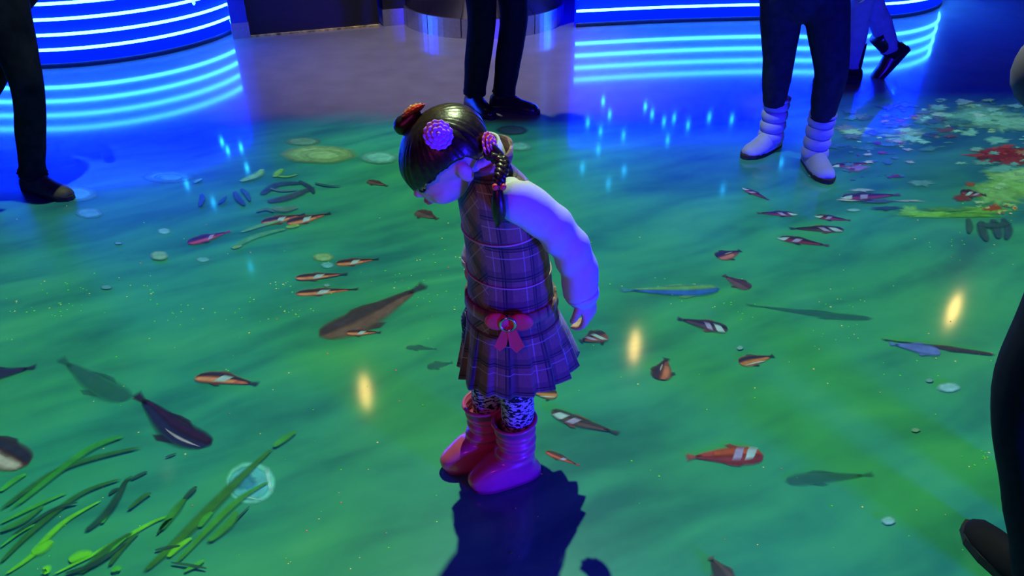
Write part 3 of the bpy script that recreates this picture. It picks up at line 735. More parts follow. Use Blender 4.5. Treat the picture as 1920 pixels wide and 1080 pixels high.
    mk('collar', tube([q(0, 0, nk-.05), q(0, 0, nk), q(0, 0, nk+.03)], [.085, .078, .076], 20), mats['coat'], coat)
    for (hp_, kn, an, to), st in zip(legs, shoes): shoe(an, to, root, base, st[0], st[1], M_soleblk)
    return root

# man striding in from the left
adult('man in dark trousers and brown shoe stepping in at the left edge', (-2.10, 3.22, 0), (.9, -.42, 0),
      [((-1.93, 3.16, .86), (-1.93, 3.12, .47), (-2.075, 3.20, .085), (.90, -.42, 0)), ((-2.02, 3.34, .86), (-2.22, 3.38, .46), (-2.62, 3.46, .088), (.93, -.35, 0))],
      (-1.98, 3.25, .92), dict(legs=M_olive, coat=M_coatb), [('shoe', M_brownshoe), ('shoe', M_brownshoe)], leg_r=(.088, .060, .052, .066))
# man standing behind the girl
adult('man in black jeans and black shoes standing right behind the girl', (-.11, 4.25, 0), (.75, -.65, 0),
      [((-.02, 4.32, .90), (.01, 4.27, .49), (-.045, 4.265, .085), (.92, -.39, 0)), ((-.165, 4.22, .90), (-.155, 4.20, .49), (-.205, 4.27, .085), (.5, -.86, 0))],
      (-.095, 4.27, .95), dict(legs=M_black, coat=M_coatb), [('shoe', M_shoe), ('shoe', M_shoe)], leg_r=(.092, .074, .062, .068))
# woman in white winter boots
adult('woman in navy leggings and white quilted winter boots', (1.33, 3.58, 0), (-.25, -.97, 0),
      [((1.335, 3.55, .76), (1.39, 3.455, .46), (1.405, 3.475, .095), (.04, -1, 0)), ((1.165, 3.60, .76), (1.215, 3.645, .46), (1.255, 3.69, .095), (-.76, -.65, 0))],
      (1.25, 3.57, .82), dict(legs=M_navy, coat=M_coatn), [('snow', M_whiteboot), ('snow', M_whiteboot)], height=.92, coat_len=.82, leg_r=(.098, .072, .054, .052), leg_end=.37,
      arms=[((1.42, 3.57, 1.26), (1.47, 3.57, 1.02), (1.475, 3.50, .855), (-.3, -1, 0), (1, 0, 0)), ((1.08, 3.60, 1.26), (1.02, 3.62, 1.02), (1.03, 3.55, .86), (-.3, -1, 0), (-1, 0, 0))])
# person walking past in front of the long counter
adult('person in blue-lit trousers and black heeled boots walking past the long counter', (2.10, 4.78, 0), (-1, -.05, 0),
      [((2.10, 4.76, .86), (2.00, 4.74, .47), (2.02, 4.75, .088), (-1, -.08, 0)), ((2.12, 4.86, .86), (2.10, 4.85, .46), (2.28, 4.85, .16), (-.62, -.05, -.78))],
      (2.12, 4.81, .92), dict(legs=M_bluetr, coat=M_coatn), [('boot', M_shoe), ('boot', M_shoe)], coat_len=.62, leg_r=(.085, .066, .055, .058))
# person close by at the right edge
adult('person in black trousers and grey coat sleeve standing close at the right edge', (1.17, 1.22, 0), (-.45, .89, 0),
      [((1.035, 1.20, .90), (1.025, 1.21, .50), (1.145, 1.12, .088), (-.30, .95, 0)), ((1.21, 1.28, .90), (1.24, 1.32, .50), (1.32, 1.26, .088), (-.2, .95, 0))],
      (1.13, 1.235, .96), dict(legs=M_black, coat=M_coatg), [('boot', M_suede), ('boot', M_suede)], coat_len=1.0, leg_r=(.10, .082, .074, .080),
      arms=[((.94, 1.17, 1.42), (.805, 1.17, 1.145), (.96, 1.36, 1.20), (0, 0, 1), (-1, 0, 0)), ((1.30, 1.31, 1.42), (1.39, 1.30, 1.15), (1.21, 1.46, 1.20), (0, 0, 1), (1, 0, 0))])
# ================================================================== the projected sea creatures: flat pictures on the floor
PICS = {}
def fm(col):
    """picture colour with the floor's own gloss; the soft edge comes from the 'soft' attribute"""
    key = tuple(round(c, 2) for c in col)
    if key in PICS: return PICS[key]
    m = pm('picture_%02d_%02d_%02d' % tuple(int(c*99) for c in key), key, rough=.36, var=.22, scale=28, spec=.35, coat=1.)
    b = m.node_tree.nodes['Principled BSDF']; b.inputs['Coat Roughness'].default_value = .09
    at = m.node_tree.nodes.new('ShaderNodeAttribute'); at.attribute_name = 'soft'; m.node_tree.links.new(at.outputs['Fac'], b.inputs['Alpha'])
    PICS[key] = m; return m
def flat(name, verts, faces, soft, mat, parent):
    o = mk(name, (verts, faces), mat, parent, False)
    at = o.data.attributes.new('soft', 'FLOAT', 'POINT'); at.data.foreach_set('value', soft)
    if len(o.data.polygons) and sum(p.normal.z for p in o.data.polygons) < 0: o.data.flip_normals()
    return o
def softpoly(name, pts, z, mat, parent, k0=.72, k1=1.10, a=1.):
    n = len(pts); c = sum((Vector((p[0], p[1], 0)) for p in pts), Vector((0, 0, 0)))/n
    v = [V(c.x, c.y, z)]; so = [a]
    for k, al in ((k0, a), (k1, 0)):
        for p in pts: v.append(V(c.x+(p[0]-c.x)*k, c.y+(p[1]-c.y)*k, z)); so.append(al)
    f = [(0, 1+i, 1+(i+1) % n) for i in range(n)]+[(1+i, 1+n+i, 1+n+(i+1) % n, 1+(i+1) % n) for i in range(n)]
    return flat(name, v, f, so, mat, parent)
def softband(name, lo, hi, z, mat, parent, e=.28, ends=(1, 1), a=1.):
    """band between two polylines, faded across its edges and, where ends is 1, at its ends"""
    n = len(lo); v = []; so = []; rows = ((-.06, 0), (e, a), (.5, a), (1-e, a), (1.06, 0))
    for i in range(n):
        ae = 0 if (i == 0 and ends[0]) or (i == n-1 and ends[1]) else 1
        for t, al in rows:
            p = lo[i].lerp(hi[i], t); v.append(V(p.x, p.y, z)); so.append(al*ae)
    f = [(i*5+j, i*5+j+1, i*5+j+6, i*5+j+5) for i in range(n-1) for j in range(4)]
    return flat(name, v, f, so, mat, parent)
LAYER = [0]
def zlay():
    LAYER[0] = (LAYER[0]+1) % 12; return .0008+LAYER[0]*.00035
def fish(head, tail, w, body, back, label, tailc=None, bands=(), belly=None, streak=None, bend=0., cat='fish', name='projected_fish', group=None, finc=None, side=1, full=1.0, fork=.55, fade=.9):
    h = G(*head); t = G(*tail); ax = (t-h); Ln = ax.length; ax.normalize(); bx = V(-ax.y, ax.x, 0)
    mx, my = (head[0]+tail[0])/2, (head[1]+tail[1])/2
    dx, dy = tail[0]-head[0], tail[1]-head[1]; q = math.hypot(dx, dy); nx, ny = -dy/q, dx/q
    W = abs((G(mx+nx*w/2, my+ny*w/2)-G(mx-nx*w/2, my-ny*w/2)).dot(bx))/2
    up = (G(mx, my-5)-G(mx, my+5)).dot(bx); sd = (1 if up > 0 else -1)*side
    z = zlay()
    r = empty(name, h.lerp(t, .5)); tag(r, label, cat, group); off = h.lerp(t, .5)
    def pt(s, y): return h+ax*s*Ln+bx*(y*sd+bend*Ln*(math.sin(math.pi*s)+.35*math.sin(2*math.pi*s)))-off
    def prof(s): return (max(0, math.sin(math.pi*min(1, max(0, s)/.92)**.62))**.8)*(1-.30*s)+.09*min(1, max(0, s)*6)
    hw = lambda s: W*prof(s)
    def slab(nm, s0, s1, lo, hi, m, zz, n=14, e=.28, ends=(1, 1)):
        S = [s0+(s1-s0)*i/n for i in range(n+1)]
        return softband(nm, [pt(x, lo(x)) for x in S], [pt(x, hi(x)) for x in S], zz, m, r, e, ends, fade)
    slab('body', .0, .88, lambda s: -hw(s), lambda s: hw(s), fm(body), z, 16, .22)
    if back: slab('back', .01, .88, lambda s: -hw(s)*.05, lambda s: hw(s)*1.02, fm(back), z+.0003, 14, .4)
    if belly: slab('belly', .03, .66, lambda s: -hw(s)*.88, lambda s: hw(s)*.10, fm(belly), z+.0003, 12, .35)
    for s0, s1, c in bands:
        S = [s0-.015+(s1-s0+.03)*i/6 for i in range(7)]; sl = .55*W/Ln
        softband('white_band', [pt(x-sl*.6, -hw(x)*.85) for x in S], [pt(x+sl*.6, hw(x)*.55) for x in S], z+.0005, fm(c), r, .25, (1, 1), fade*.95)
    if streak:
        s0, s1, y0, c = streak
        slab('pale_streak', s0, s1, lambda s: W*(y0-.13*math.sin(math.pi*(s-s0)/(s1-s0))), lambda s: W*(y0+.13*math.sin(math.pi*(s-s0)/(s1-s0))), fm(c), z+.0005, 10, .4)
    tc_ = fm(tailc or back or body); k = W*fork
    def tw(s): u = (s-.80)/.20; return W*.13+(k-W*.13)*max(0, u)**1.2
    S = [.78, .84, .90, .95, 1.0]
    softband('tail_fin', [pt(x, -tw(x)) for x in S], [pt(x, tw(x)*.9) for x in S], z, tc_, r, .3, (1, 1), fade*.9)
    fc = fm(finc or back or body)
    softpoly('dorsal_fin', [pt(.28, hw(.28)*.8), pt(.36, hw(.36)+W*.22), pt(.48, hw(.48)+W*.20), pt(.62, hw(.62)*.8)], z-.0002, fc, r, .7, 1.1, .8*fade)
    softpoly('pectoral_fin', [pt(.24, -hw(.24)*.8), pt(.38, -hw(.38)-W*.34), pt(.46, -hw(.46)-W*.26), pt(.40, -hw(.4)*.75)], z-.0002, fc, r, .7, 1.1, .8*fade)
    return r
WH = (.50, .85, .80); LV = (.45, .45, .70); OR = (.60, .18, .08); RD = (.46, .07, .06); DK = (.03, .035, .06); BR = (.20, .13, .10); DB = (.02, .03, .10); SHD = (.03, .17, .14)
# big fish
fish((397, 838), (252, 738), 54, DB, (.045, .022, .055), 'large dark navy fish with a pale side streak left of the girl', streak=(.05, .46, -.30, (.50, .50, .62)), bend=.05, side=1)
fish((597, 634), (800, 533), 44, BR, (.06, .055, .07), 'large brown fish with tapering tail just left of the girl', tailc=(.04, .07, .09), bend=-.03)
fish((52, 876), (-90, 800), 66, (.17, .08, .05), DK, 'dark fish with white and brown belly cut by the left edge', belly=(.60, .62, .55))
fish((-70, 716), (70, 688), 26, DK, None, 'dark fish showing only its tail at the left edge')
fish((1433, 853), (1284, 858), 36, RD, (.26, .05, .07), 'large red fish with two white bands at lower right', bands=((.11, .21, WH), (.27, .37, LV)), tailc=(.36, .09, .06), belly=(.55, .12, .05), side=-1)
fish((1352, 541), (1160, 545), 22, (.03, .18, .70), (.16, .55, .10), 'slender blue fish with bright green back right of the girl', tailc=(.05, .35, .50), bend=.03)
fish((1870, 667), (1650, 637), 8, DK, None, 'long thin dark needle fish at the right', name='projected_needle_fish')
fish((1765, 662), (1665, 645), 20, (.12, .24, .62), None, 'blue fish swimming beneath the needle fish at the right')
fish((1368, 1096), (1330, 1045), 36, DK, (.10, .09, .10), 'dark fish cut by the bottom edge right of the shadow')
# striped small fish: (head, tail, width, look, label)
small = [
 ((364, 709), (487, 722), 24, 'c', 'orange and white striped fish with dark tail above the navy fish', .04),
 ((552, 523), (654, 515), 13, 'c', 'striped orange fish, middle one of the three left of the girl', 0),
 ((552, 551), (674, 542), 13, 'c', 'striped orange fish, lowest of the three left of the girl', 0),
 ((628, 495), (712, 486), 13, 'c', 'striped orange fish, topmost of the three left of the girl', 0),
 ((488, 419), (574, 402), 15, 'c', 'striped orange fish in front of the dark weeds', 0),
 ((536, 420), (622, 400), 15, 'c', 'striped red fish trailing behind another below the dark weeds', 0),
 ((350, 457), (434, 434), 15, 'r', 'red striped fish alone on the blue-tinted floor at left', 0),
 ((648, 625), (716, 624), 12, 'c', 'small white-banded fish under the large brown fish', 0),
 ((1385, 683), (1452, 668), 22, 'o', 'orange-bellied dark fish with white edge right of the lamp glow', .02),
 ((1366, 620), (1268, 598), 20, 'w', 'dark fish with two white bands above the orange-bellied fish', 0),
 ((1236, 714), (1250, 672), 40, 'h', 'dark fish seen head-on beside the lamp glow', 0),
 ((1032, 770), (1162, 815), 22, 'w', 'long dark fish with white bands right of the pink boots', -.04),
 ((1046, 741), (996, 738), 20, 'o', 'small orange fish at the skirt hem', 0),
 ((1138, 628), (1086, 642), 26, 'w2', 'brown fish with bold white bands beside the skirt', 0),
 ((1022, 846), (1088, 874), 12, 'r', 'small red fish just right of the pink boots', 0),
 ((1344, 484), (1390, 470), 22, 'h', 'brown fish with pale spot above the blue fish', 0),
 ((1406, 543), (1355, 516), 20, 'd', 'small brown fish right of the blue fish', 0),
 ((1492, 402), (1418, 400), 10, 'p', 'dark red fish with white head near the white boots', 0),
 ((1530, 406), (1596, 414), 10, 'p', 'dark red fish with white nose right of another one', 0),
 ((1584, 431), (1478, 429), 13, 'w', 'long red fish with white flank below the white boots', 0),
 ((1460, 447), (1556, 462), 13, 'p', 'dark fish with two white spots under the long red fish', .02),
 ((1394, 354), (1442, 376), 9, 'p', 'thin dark red fish left of the white boots', 0),
 ((780, 397), (822, 412), 18, 'd', 'small brown fish in front of the girl face', 0),
 ((688, 340), (728, 350), 10, 'd', 'small brown fish below the pale shell disc', 0),
 ((1578, 372), (1690, 366), 14, 'p', 'dark red fish with pale belly right of the white boots', 0),
 ((1800, 362), (1850, 368), 14, 'w2', 'white-banded fish over the bright green coral', 0),
 ((1560, 312), (1640, 305), 10, 'p', 'slim dark fish with white side beside the right white boot', 0),
]
for hd_, tl_, w_, k, lb, bd_ in small:
    g_ = 'small projected fish'
    if k == 'c': fish(hd_, tl_, w_, OR, DK, lb, bands=((.36, .52, WH),), belly=(.85, .38, .16), bend=bd_, group=g_, finc=(.20, .06, .05))
    elif k == 'r': fish(hd_, tl_, w_, RD, DK, lb, bands=((.48, .58, LV),), belly=(.62, .12, .09), bend=bd_, tailc=(.35, .05, .05), group=g_)
    elif k == 'o': fish(hd_, tl_, w_, (.70, .30, .08), DK, lb, streak=(.05, .7, -.62, WH), bend=bd_, group=g_)
    elif k == 'w': fish(hd_, tl_, w_, (.10, .07, .08), DK, lb, bands=((.10, .24, WH), (.32, .42, LV)), bend=bd_, group=g_, finc=(.25, .08, .06))
    elif k == 'w2': fish(hd_, tl_, w_, (.28, .10, .07), DK, lb, bands=((.25, .40, WH), (.52, .66, LV)), bend=bd_, group=g_)
    elif k == 'h': fish(hd_, tl_, w_, (.28, .09, .07), DK, lb, belly=(.62, .24, .12), streak=(.35, .7, .2, (.45, .48, .45)), bend=bd_, group=g_)
    elif k == 'p': fish(hd_, tl_, w_, (.26, .05, .09), DK, lb, bands=((.0, .16, WH), (.3, .42, LV)), bend=bd_, group=g_, tailc=(.12, .06, .10))
    else: fish(hd_, tl_, w_, (.17, .11, .10), (.10, .06, .07), lb, bend=bd_, group=g_)
# faint shadow fish deep in the picture
for hd_, tl_, w_, lb in (((245, 752), (110, 672), 46, 'faint dark green fish silhouette above the navy fish'), ((1640, 598), (1396, 572), 13, 'faint long fish silhouette right of the blue fish'), ((1470, 905), (1640, 890), 26, 'faint fish silhouette at lower right'), ((760, 652), (820, 655), 10, 'faint fish silhouette beside the plaid dress'), ((800, 690), (850, 680), 14, 'faint fish silhouette left of the skirt hem')):
    fish(hd_, tl_, w_, SHD, None, lb, name='projected_fish_silhouette', group='faint fish silhouettes', bend=.02, fade=.6)

# pebbles, discs and jellyfish
def blob(px, py, rx, ry, jit, n=18, seed=1, k=1.0):
    rnd = random.Random(seed); out = []
    for i in range(n):
        a = 2*math.pi*i/n; j = 1+jit*(rnd.random()-.5)
        out.append(G(px+math.cos(a)*rx*j*k, py+math.sin(a)*ry*j*k))
    return out
def disc(name, px, py, rx, ry, col, label, cat, rim=None, jit=.12, seed=1, group=None, rings=0):
    c = G(px, py); z = zlay(); o = empty(name, c); tag(o, label, cat, group)
    def fl_(nm, pts, zz, m): return softpoly(nm, [p-c for p in pts], zz, m, o, .80, 1.06, .9)
    fl_('disc', blob(px, py, rx, ry, jit, 22, seed), z, fm(rim or col))
    if rim: fl_('disc_face', blob(px, py, rx, ry, jit, 22, seed, .84), z+.0003, fm(col))
    for k in range(rings): fl_('growth_ring', blob(px+rx*.05*k, py+ry*.06*k, rx, ry, jit, 22, seed, .74-.14*k), z+.0006+k*.0002, fm(tuple(c_*(.86 if k % 2 else 1.12) for c_ in col)))
    return o
stones = [
 (1778, 728, 22, 9, (.30, .80, .70), 'pale turquoise pebble at the right above another pebble'), (1665, 978, 14, 8, (.28, .78, .62), 'pale turquoise pebble at lower right near the black boot'), (1716, 808, 9, 4, (.22, .55, .40), 'tiny dull green pebble at the right'),
 (1742, 715, 8, 4, (.18, .55, .42), 'tiny green pebble left of the turquoise pebble'), (1387, 654, 7, 4, (.22, .62, .48), 'tiny pale pebble above the orange-bellied fish'), (299, 481, 17, 9, (.25, .62, .26), 'pale green pebble left of the cyan pebble'), (381, 487, 14, 5, (.15, .60, .55), 'flat cyan pebble at left near the red fish'),
 (308, 434, 13, 6, (.20, .66, .70), 'small cyan pebble on the blue-tinted floor at left'), (167, 400, 27, 10, (.10, .45, .58), 'blue oval disc beside the brown shoe'), (606, 483, 20, 8, (.28, .62, .26), 'pale green pebble above the three striped fish'), (614, 498, 13, 6, (.15, .62, .62), 'cyan pebble touching the pale green pebble'), (613, 536, 7, 3, (.20, .55, .40), 'tiny pebble between the three striped fish'),
 (1600, 395, 14, 3, (.25, .70, .62), 'thin pale pebble near the green coral bar'), (222, 457, 8, 3, (.12, .45, .45), 'tiny teal pebble at far left'), (1530, 330, 16, 4, (.20, .52, .60), 'pale blue pebble by the right white boot'), (200, 540, 12, 4, (.12, .50, .42), 'dim teal pebble at the far left')]
for i, (px, py, rx, ry, col, lb) in enumerate(stones): disc('projected_pebble', px, py, rx, ry, col, lb, 'pebble', seed=i, group='projected pebbles', rim=tuple(c*.8 for c in col))
discs = [(598, 291, 72, 17, (.28, .58, .22), 'wide yellow-green shell disc at the far edge of the picture', 3), (712, 297, 36, 12, (.16, .62, .48), 'turquoise shell disc beside the wide yellow-green one', 1), (315, 332, 50, 12, (.05, .34, .62), 'blue ribbed shell disc at upper left', 3), (140, 364, 46, 15, (.08, .42, .55), 'pale blue disc at the toe of the brown shoe', 1), (974, 275, 24, 9, (.15, .55, .42), 'green disc right of the girl collar', 1), (568, 266, 34, 8, (.14, .40, .24), 'dim green disc behind the wide yellow-green one', 0), (960, 245, 30, 9, (.05, .13, .12), 'dark disc at the black shoes behind the girl', 0)]
for i, (px, py, rx, ry, col, lb, k) in enumerate(discs): disc('projected_shell_disc', px, py, rx, ry, col, lb, 'shell', seed=40+i, group='projected shell discs', rim=tuple(c*.75 for c in col), rings=k, jit=.08)
# jellyfish behind the sea grass
jc = G(470, 906); j = empty('projected_jellyfish', jc); tag(j, 'bright turquoise round jellyfish behind the sea grass at lower left', 'jellyfish')
softpoly('bell_rim', [p-jc for p in blob(470, 906, 47, 40, .03, 32, 3)], .0010, fm((.16, .80, .62)), j, .9, 1.04)
softpoly('bell', [p-jc for p in blob(468, 907, 40, 33, .05, 32, 3)], .0014, fm((.10, .62, .66)), j, .85, 1.02)
softpoly('bell_heart', [p-jc for p in blob(460, 905, 22, 16, .3, 24, 5)], .0018, fm((.04, .36, .55)), j, .4, 1.1)
for a0, a1 in (((495, 880), (505, 925)), ((445, 932), (490, 940))):
    softpoly('bell_fold', [G(*a0)-jc, G(a0[0]+10, a0[1]-4)-jc, G(a1[0]+8, a1[1])-jc, G(*a1)-jc], .0019, fm((.30, .90, .75)), j, .5, 1.1)

# sea grass: each clump with its own blades
def blade(pts, w, zz, m, par, c):
    P = smoothpath([G(*p) for p in pts], 5); n = len(P); lo, hi = [], []
    for i, p in enumerate(P):
        t = (P[min(i+1, n-1)]-P[max(i-1, 0)]).normalized(); nn = V(-t.y, t.x, 0); k = w*(.25+.75*math.sin(math.pi*min(1, (i+.6)/n*1.02)))
        lo.append(p+nn*k-c); hi.append(p-nn*k-c)
    return softband('blade', lo, hi, zz, m, par, .3, (1, 1), .92)
GB, GM, GD, GX = (.16, .85, .04), (.06, .52, .06), (.025, .20, .05), (.02, .11, .07)
def clump(name, base, label, blades, cat='sea grass', zb=.0048):
    c = G(*base); r = empty(name, c); tag(r, label, cat, 'projected sea grass')
    for i, (pts, w, col) in enumerate(blades): blade(pts, w, zb+i*.00025, fm(col), r, c)
clump('projected_sea_grass', (60, 1060), 'bright green sea grass clump in the bottom left corner', [
 ([(10, 1080), (60, 1045), (90, 1010), (130, 975), (192, 940)], .011, GB), ([(60, 1040), (80, 1030), (100, 1015)], .020, GB), ([(0, 925), (25, 905), (52, 890)], .012, GM), ([(0, 985), (60, 955), (130, 925)], .008, GM), ([(0, 1030), (40, 1000), (70, 985)], .006, GM),
 ([(0, 1060), (60, 1000), (150, 930), (230, 900)], .012, GD), ([(0, 960), (120, 880), (270, 840)], .014, GD), ([(20, 960), (160, 850), (235, 820)], .016, (.04, .40, .06)), ([(90, 1080), (88, 1070), (84, 1072)], .012, GB), ([(20, 1010), (100, 960), (150, 945)], .008, GX), ([(0, 1000), (45, 980), (85, 950)], .012, (.035, .30, .06))])
clump('projected_sea_grass', (190, 1060), 'yellow-green sea grass clump right of the corner clump', [
 ([(100, 1080), (170, 1045), (235, 1010), (290, 980), (325, 968)], .008, GB), ([(130, 1055), (150, 1045), (175, 1040)], .018, GB), ([(150, 1080), (200, 1035), (250, 1000)], .014, GD), ([(205, 1065), (230, 1030), (262, 1000)], .010, GD), ([(192, 985), (200, 968), (205, 962)], .009, GM), ([(160, 1000), (205, 960), (240, 900)], .014, GX), ([(200, 1050), (216, 1030), (240, 1010)], .005, GM), ([(295, 1005), (310, 985), (325, 975)], .006, GD), ([(120, 1080), (180, 1060), (240, 1020)], .010, GX), ([(210, 1075), (220, 1070), (228, 1072)], .010, GM), ([(240, 960), (270, 935), (285, 928)], .010, GD)])
clump('projected_sea_grass', (330, 1050), 'dark green sea grass clump crossing the turquoise jellyfish', [
 ([(270, 1075), (330, 1020), (400, 950), (460, 890), (512, 842)], .019, (.035, .26, .04)), ([(330, 1060), (400, 985), (455, 935), (505, 905)], .013, (.05, .40, .05)), ([(315, 1048), (335, 1028), (362, 1010)], .011, GB), ([(374, 992), (385, 975), (400, 962)], .012, GM), ([(400, 1010), (440, 980), (470, 950)], .004, GX), ([(290, 1035), (315, 1030), (340, 1026)], .006, GX), ([(345, 1075), (370, 1062), (385, 1052)], .008, GM), ([(300, 1000), (330, 960), (350, 935)], .014, (.04, .34, .05)), ([(390, 1020), (430, 985), (445, 960)], .016, (.05, .42, .06)), ([(320, 1058), (360, 1064), (390, 1070)], .005, GX), ([(512, 842), (535, 825), (556, 812)], .014, (.05, .42, .06)), ([(345, 940), (360, 925), (370, 915)], .010, GX)])
clump('projected_sea_grass', (255, 885), 'sparse dark sea grass sprigs under the navy fish', [([(245, 902), (262, 893), (278, 886)], .008, GX), ([(205, 930), (215, 922), (226, 918)], .008, GX), ([(310, 860), (322, 856), (332, 852)], .005, GX), ([(225, 925), (236, 905), (250, 895)], .007, GD)])
clump('projected_sea_weed', (510, 330), 'bright yellow-green weed sprigs at upper left', [([(450, 342), (470, 335), (485, 328), (492, 318)], .030, (.20, .62, .03)), ([(515, 334), (522, 325), (530, 318)], .022, (.20, .62, .03)), ([(520, 332), (540, 333), (560, 328)], .012, (.16, .55, .03)), ([(365, 345), (372, 340), (380, 337)], .016, (.08, .42, .20))], 'sea weed')
clump('projected_sea_weed', (470, 445), 'long pale green weed blades below the dark weeds', [([(434, 468), (480, 445), (540, 430)], .022, (.10, .48, .10)), ([(450, 438), (490, 425), (530, 415)], .016, (.14, .52, .10)), ([(436, 468), (444, 465), (455, 462)], .016, (.25, .62, .08)), ([(536, 428), (550, 426), (562, 424)], .020, (.28, .66, .08))], 'sea weed')
clump('projected_sea_weed', (535, 365), 'tangled dark weed clump at upper left of the girl', [([(490, 368), (520, 348), (570, 345)], .030, (.03, .09, .12)), ([(500, 380), (540, 372), (590, 352)], .034, (.05, .10, .10)), ([(560, 340), (580, 352), (590, 365)], .016, (.03, .08, .12)), ([(440, 360), (448, 375), (460, 388)], .018, (.03, .10, .20)), ([(452, 355), (462, 365), (470, 380)], .014, (.03, .12, .22)), ([(375, 390), (380, 375), (378, 365)], .016, (.02, .09, .25)), ([(505, 355), (530, 360), (560, 358)], .012, (.10, .22, .18)), ([(510, 392), (535, 395), (560, 390)], .030, (.12, .30, .16)), ([(410, 385), (418, 378), (425, 370)], .012, (.02, .10, .22)), ([(480, 400), (500, 395), (515, 400)], .014, (.08, .24, .16)), ([(590, 345), (610, 350), (640, 352)], .010, (.04, .14, .14))], 'sea weed')
clump('projected_sea_weed', (1855, 430), 'dark weed patch below the bright green coral at the right', [([(1815, 410), (1818, 425), (1816, 440)], .016, (.02, .14, .10)), ([(1840, 415), (1842, 435), (1850, 455)], .022, (.02, .12, .12)), ([(1862, 412), (1868, 430), (1872, 450)], .024, (.02, .11, .14)), ([(1880, 410), (1890, 430), (1886, 452)], .020, (.02, .11, .14)), ([(1830, 422), (1860, 425), (1895, 420)], .03, (.02, .12, .12))], 'sea weed')

# coral reef pictures at the right
CB = [0]
def coral(name, label, patches, col_jit=.15, seed=5, cat='coral'):
    c = G(*patches[0][:2]); r = empty(name, c); tag(r, label, cat, 'projected corals'); rnd = random.Random(seed); CB[0] += 1
    for i, (px, py, rx, ry, col) in enumerate(patches):
        k = 1+col_jit*(rnd.random()-.5)*2
        softpoly('coral_patch', [p-c for p in blob(px, py, rx, ry, .75, 20, seed*31+i)], .0007+CB[0]*.0003+i*.00004, fm(tuple(min(1, a*k) for a in col)), r, .6, 1.12, .9)
def field(x0, x1, y0, y1, n, cols, seed, smin=5, smax=22, asp=.28):
    rnd = random.Random(seed); out = []
    for i in range(n):
        s_ = smin+(smax-smin)*rnd.random()**2; out.append((x0+(x1-x0)*rnd.random(), y0+(y1-y0)*rnd.random(), s_, s_*asp*(.7+.6*rnd.random()), rnd.choice(cols)))
    return out
MT, PG, TL, GY, BU, DR = (.26, .78, .58), (.32, .80, .34), (.05, .26, .26), (.16, .26, .24), (.04, .14, .28), (.24, .04, .06)
coral('projected_coral', 'pale mint coral bank at the far right end of the picture', [(1840, 215, 78, 20, (.14, .48, .36)), (1880, 232, 60, 16, (.20, .58, .40)), (1790, 235, 40, 10, (.12, .40, .32))]+field(1730, 1960, 186, 252, 70, [MT, MT, PG, TL, (.40, .80, .62), (.10, .34, .26)], 11), seed=2)
coral('projected_coral', 'brown and grey coral rubble left of the mint bank', field(1590, 1790, 195, 285, 70, [GY, TL, BU, (.20, .10, .10), (.30, .32, .16), (.10, .20, .20)], 12), seed=3)
coral('projected_coral', 'pale green coral patch right of the right white boot', [(1690, 250, 42, 12, (.26, .62, .30)), (1615, 248, 42, 12, (.10, .38, .34))]+field(1580, 1740, 235, 275, 22, [PG, MT, (.30, .66, .40), GY], 13), seed=4)
coral('projected_coral', 'dark red spiky coral at the right edge', [(1900, 288, 70, 14, (.26, .03, .04)), (1870, 284, 40, 8, (.34, .04, .05)), (1835, 292, 30, 4, (.38, .06, .05)), (1905, 302, 40, 9, (.30, .04, .05)), (1915, 286, 14, 5, (.42, .20, .12)), (1886, 275, 16, 4, (.45, .07, .07))]+field(1830, 1950, 276, 308, 16, [(.32, .04, .05), (.45, .10, .08), (.20, .03, .04)], 14, 4, 12), seed=5)
coral('projected_coral', 'turquoise coral pieces around the dark red coral', [(1868, 264, 26, 7, (.18, .62, .52)), (1880, 318, 40, 8, (.14, .52, .42)), (1845, 305, 24, 5, (.14, .48, .42)), (1830, 280, 14, 4, (.24, .64, .55))]+field(1800, 1930, 255, 325, 14, [MT, (.16, .55, .5), TL], 15, 4, 12), seed=6)
coral('projected_coral', 'bright lime green coral plate at the right edge', [(1900, 350, 78, 30, (.26, .72, .18)), (1870, 368, 50, 20, (.24, .68, .20)), (1905, 330, 50, 14, (.32, .76, .28)), (1850, 395, 60, 8, (.18, .62, .10))]+field(1830, 1950, 325, 390, 18, [(.30, .78, .22), (.22, .66, .28), (.34, .80, .36)], 16, 5, 16), col_jit=.08, seed=7)
coral('projected_coral', 'long glowing green coral bar left of the lime plate', [(1705, 397, 22, 9, (.22, .72, .14)), (1750, 403, 66, 6, (.18, .66, .08)), (1820, 405, 52, 5, (.12, .52, .06)), (1780, 394, 50, 4, (.08, .36, .08))], col_jit=.05, seed=8)
coral('projected_coral', 'small red and yellow coral sprigs below the lime plate', [(1862, 392, 18, 6, (.42, .09, .04)), (1805, 372, 16, 7, (.26, .06, .04)), (1818, 346, 12, 4, (.44, .12, .05))]+field(1850, 1905, 385, 402, 12, [(.75, .55, .12), (.55, .16, .05), (.70, .62, .25)], 17, 2, 6, .6), seed=9)
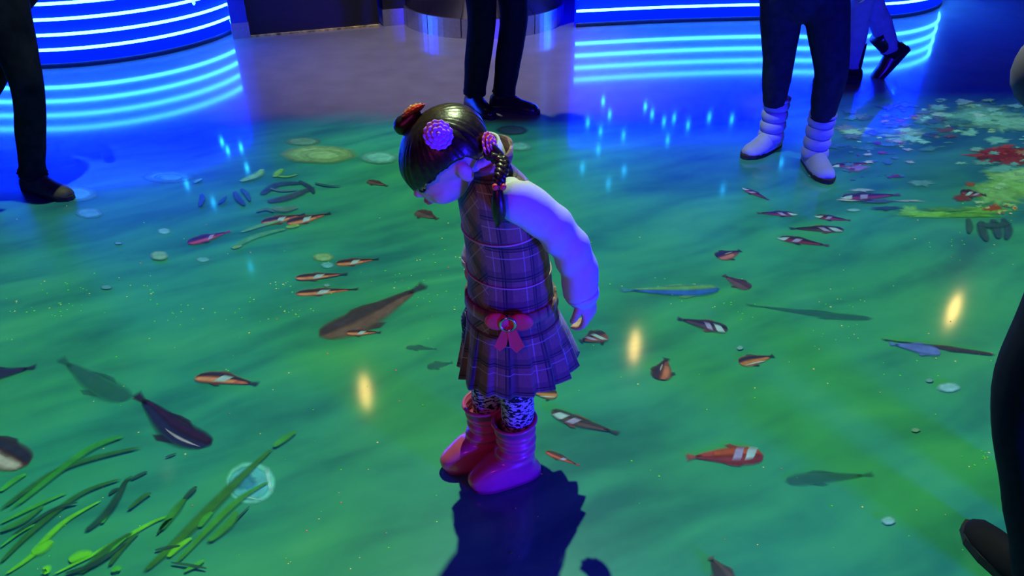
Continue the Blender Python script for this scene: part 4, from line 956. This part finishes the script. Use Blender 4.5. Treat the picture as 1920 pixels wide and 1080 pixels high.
coral('projected_coral', 'scattered blue and violet coral bits right of the white boots', [(1606, 316, 22, 6, (.30, .22, .62)), (1728, 345, 26, 6, (.12, .44, .40)), (1560, 275, 30, 5, (.03, .16, .40)), (1665, 272, 20, 5, (.05, .26, .45))]+field(1570, 1710, 262, 345, 34, [BU, (.05, .20, .40), (.45, .60, .70), (.20, .05, .14), (.06, .24, .30)], 18, 3, 13), seed=10)
coral('projected_coral', 'thin white frilled coral strands below the right white boot', [(1615, 358, 24, 3, (.40, .62, .62)), (1645, 378, 46, 4, (.05, .14, .18)), (1700, 378, 30, 2, (.35, .46, .40)), (1590, 376, 22, 2.5, (.55, .66, .55)), (1660, 392, 30, 4, (.03, .10, .12))], seed=11)

# tiny laser specks scattered over the floor: nobody could count them
rnd = random.Random(3); cl = [(285, 540, 60), (130, 540, 45), (60, 580, 50), (120, 575, 40), (470, 595, 60), (560, 585, 26), (530, 540, 30), (740, 520, 60), (860, 490, 50), (800, 560, 60), (1370, 580, 40), (1560, 630, 50), (1240, 545, 60), (1570, 560, 60), (1700, 700, 120), (1840, 860, 40), (330, 590, 60), (1800, 450, 80)]
spec = {0: [], 1: [], 2: []}
def dot(px, py, s_):
    g = G(px, py); n = 6; r_ = s_*(.0012+.0007*g.y)
    return prism([(g.x+r_*math.cos(2*math.pi*k/n), g.y+r_*math.sin(2*math.pi*k/n)) for k in range(n)], .0006, .0010)
for cx, cy, sp_ in cl:
    for k in range(11): spec[rnd.choice((0, 0, 0, 1))].append(dot(rnd.gauss(cx, sp_*.55), rnd.gauss(cy, sp_*.25), .7+.6*rnd.random()))
for k in range(190): spec[rnd.choice((0, 0, 1, 1, 2))].append(dot(rnd.random()*1900, 380+rnd.random()*690, .5+.7*rnd.random()))
sk = empty('laser_specks', (0, 2.2, 0)); tag(sk, 'tiny green, yellow and red laser specks scattered over the floor', 'light specks', kind='stuff')
for k, (nm, col) in enumerate((('green_specks', (.10, 1, .05)), ('yellow_specks', (.95, .95, .25)), ('red_specks', (1, .25, .12)))):
    v, f = join(*spec[k]); o = mk(nm, ([V(*p)-V(0, 2.2, 0) for p in v], f), pm('laser_'+nm, col, rough=.4, var=.05), sk, False); o['kind'] = 'stuff'
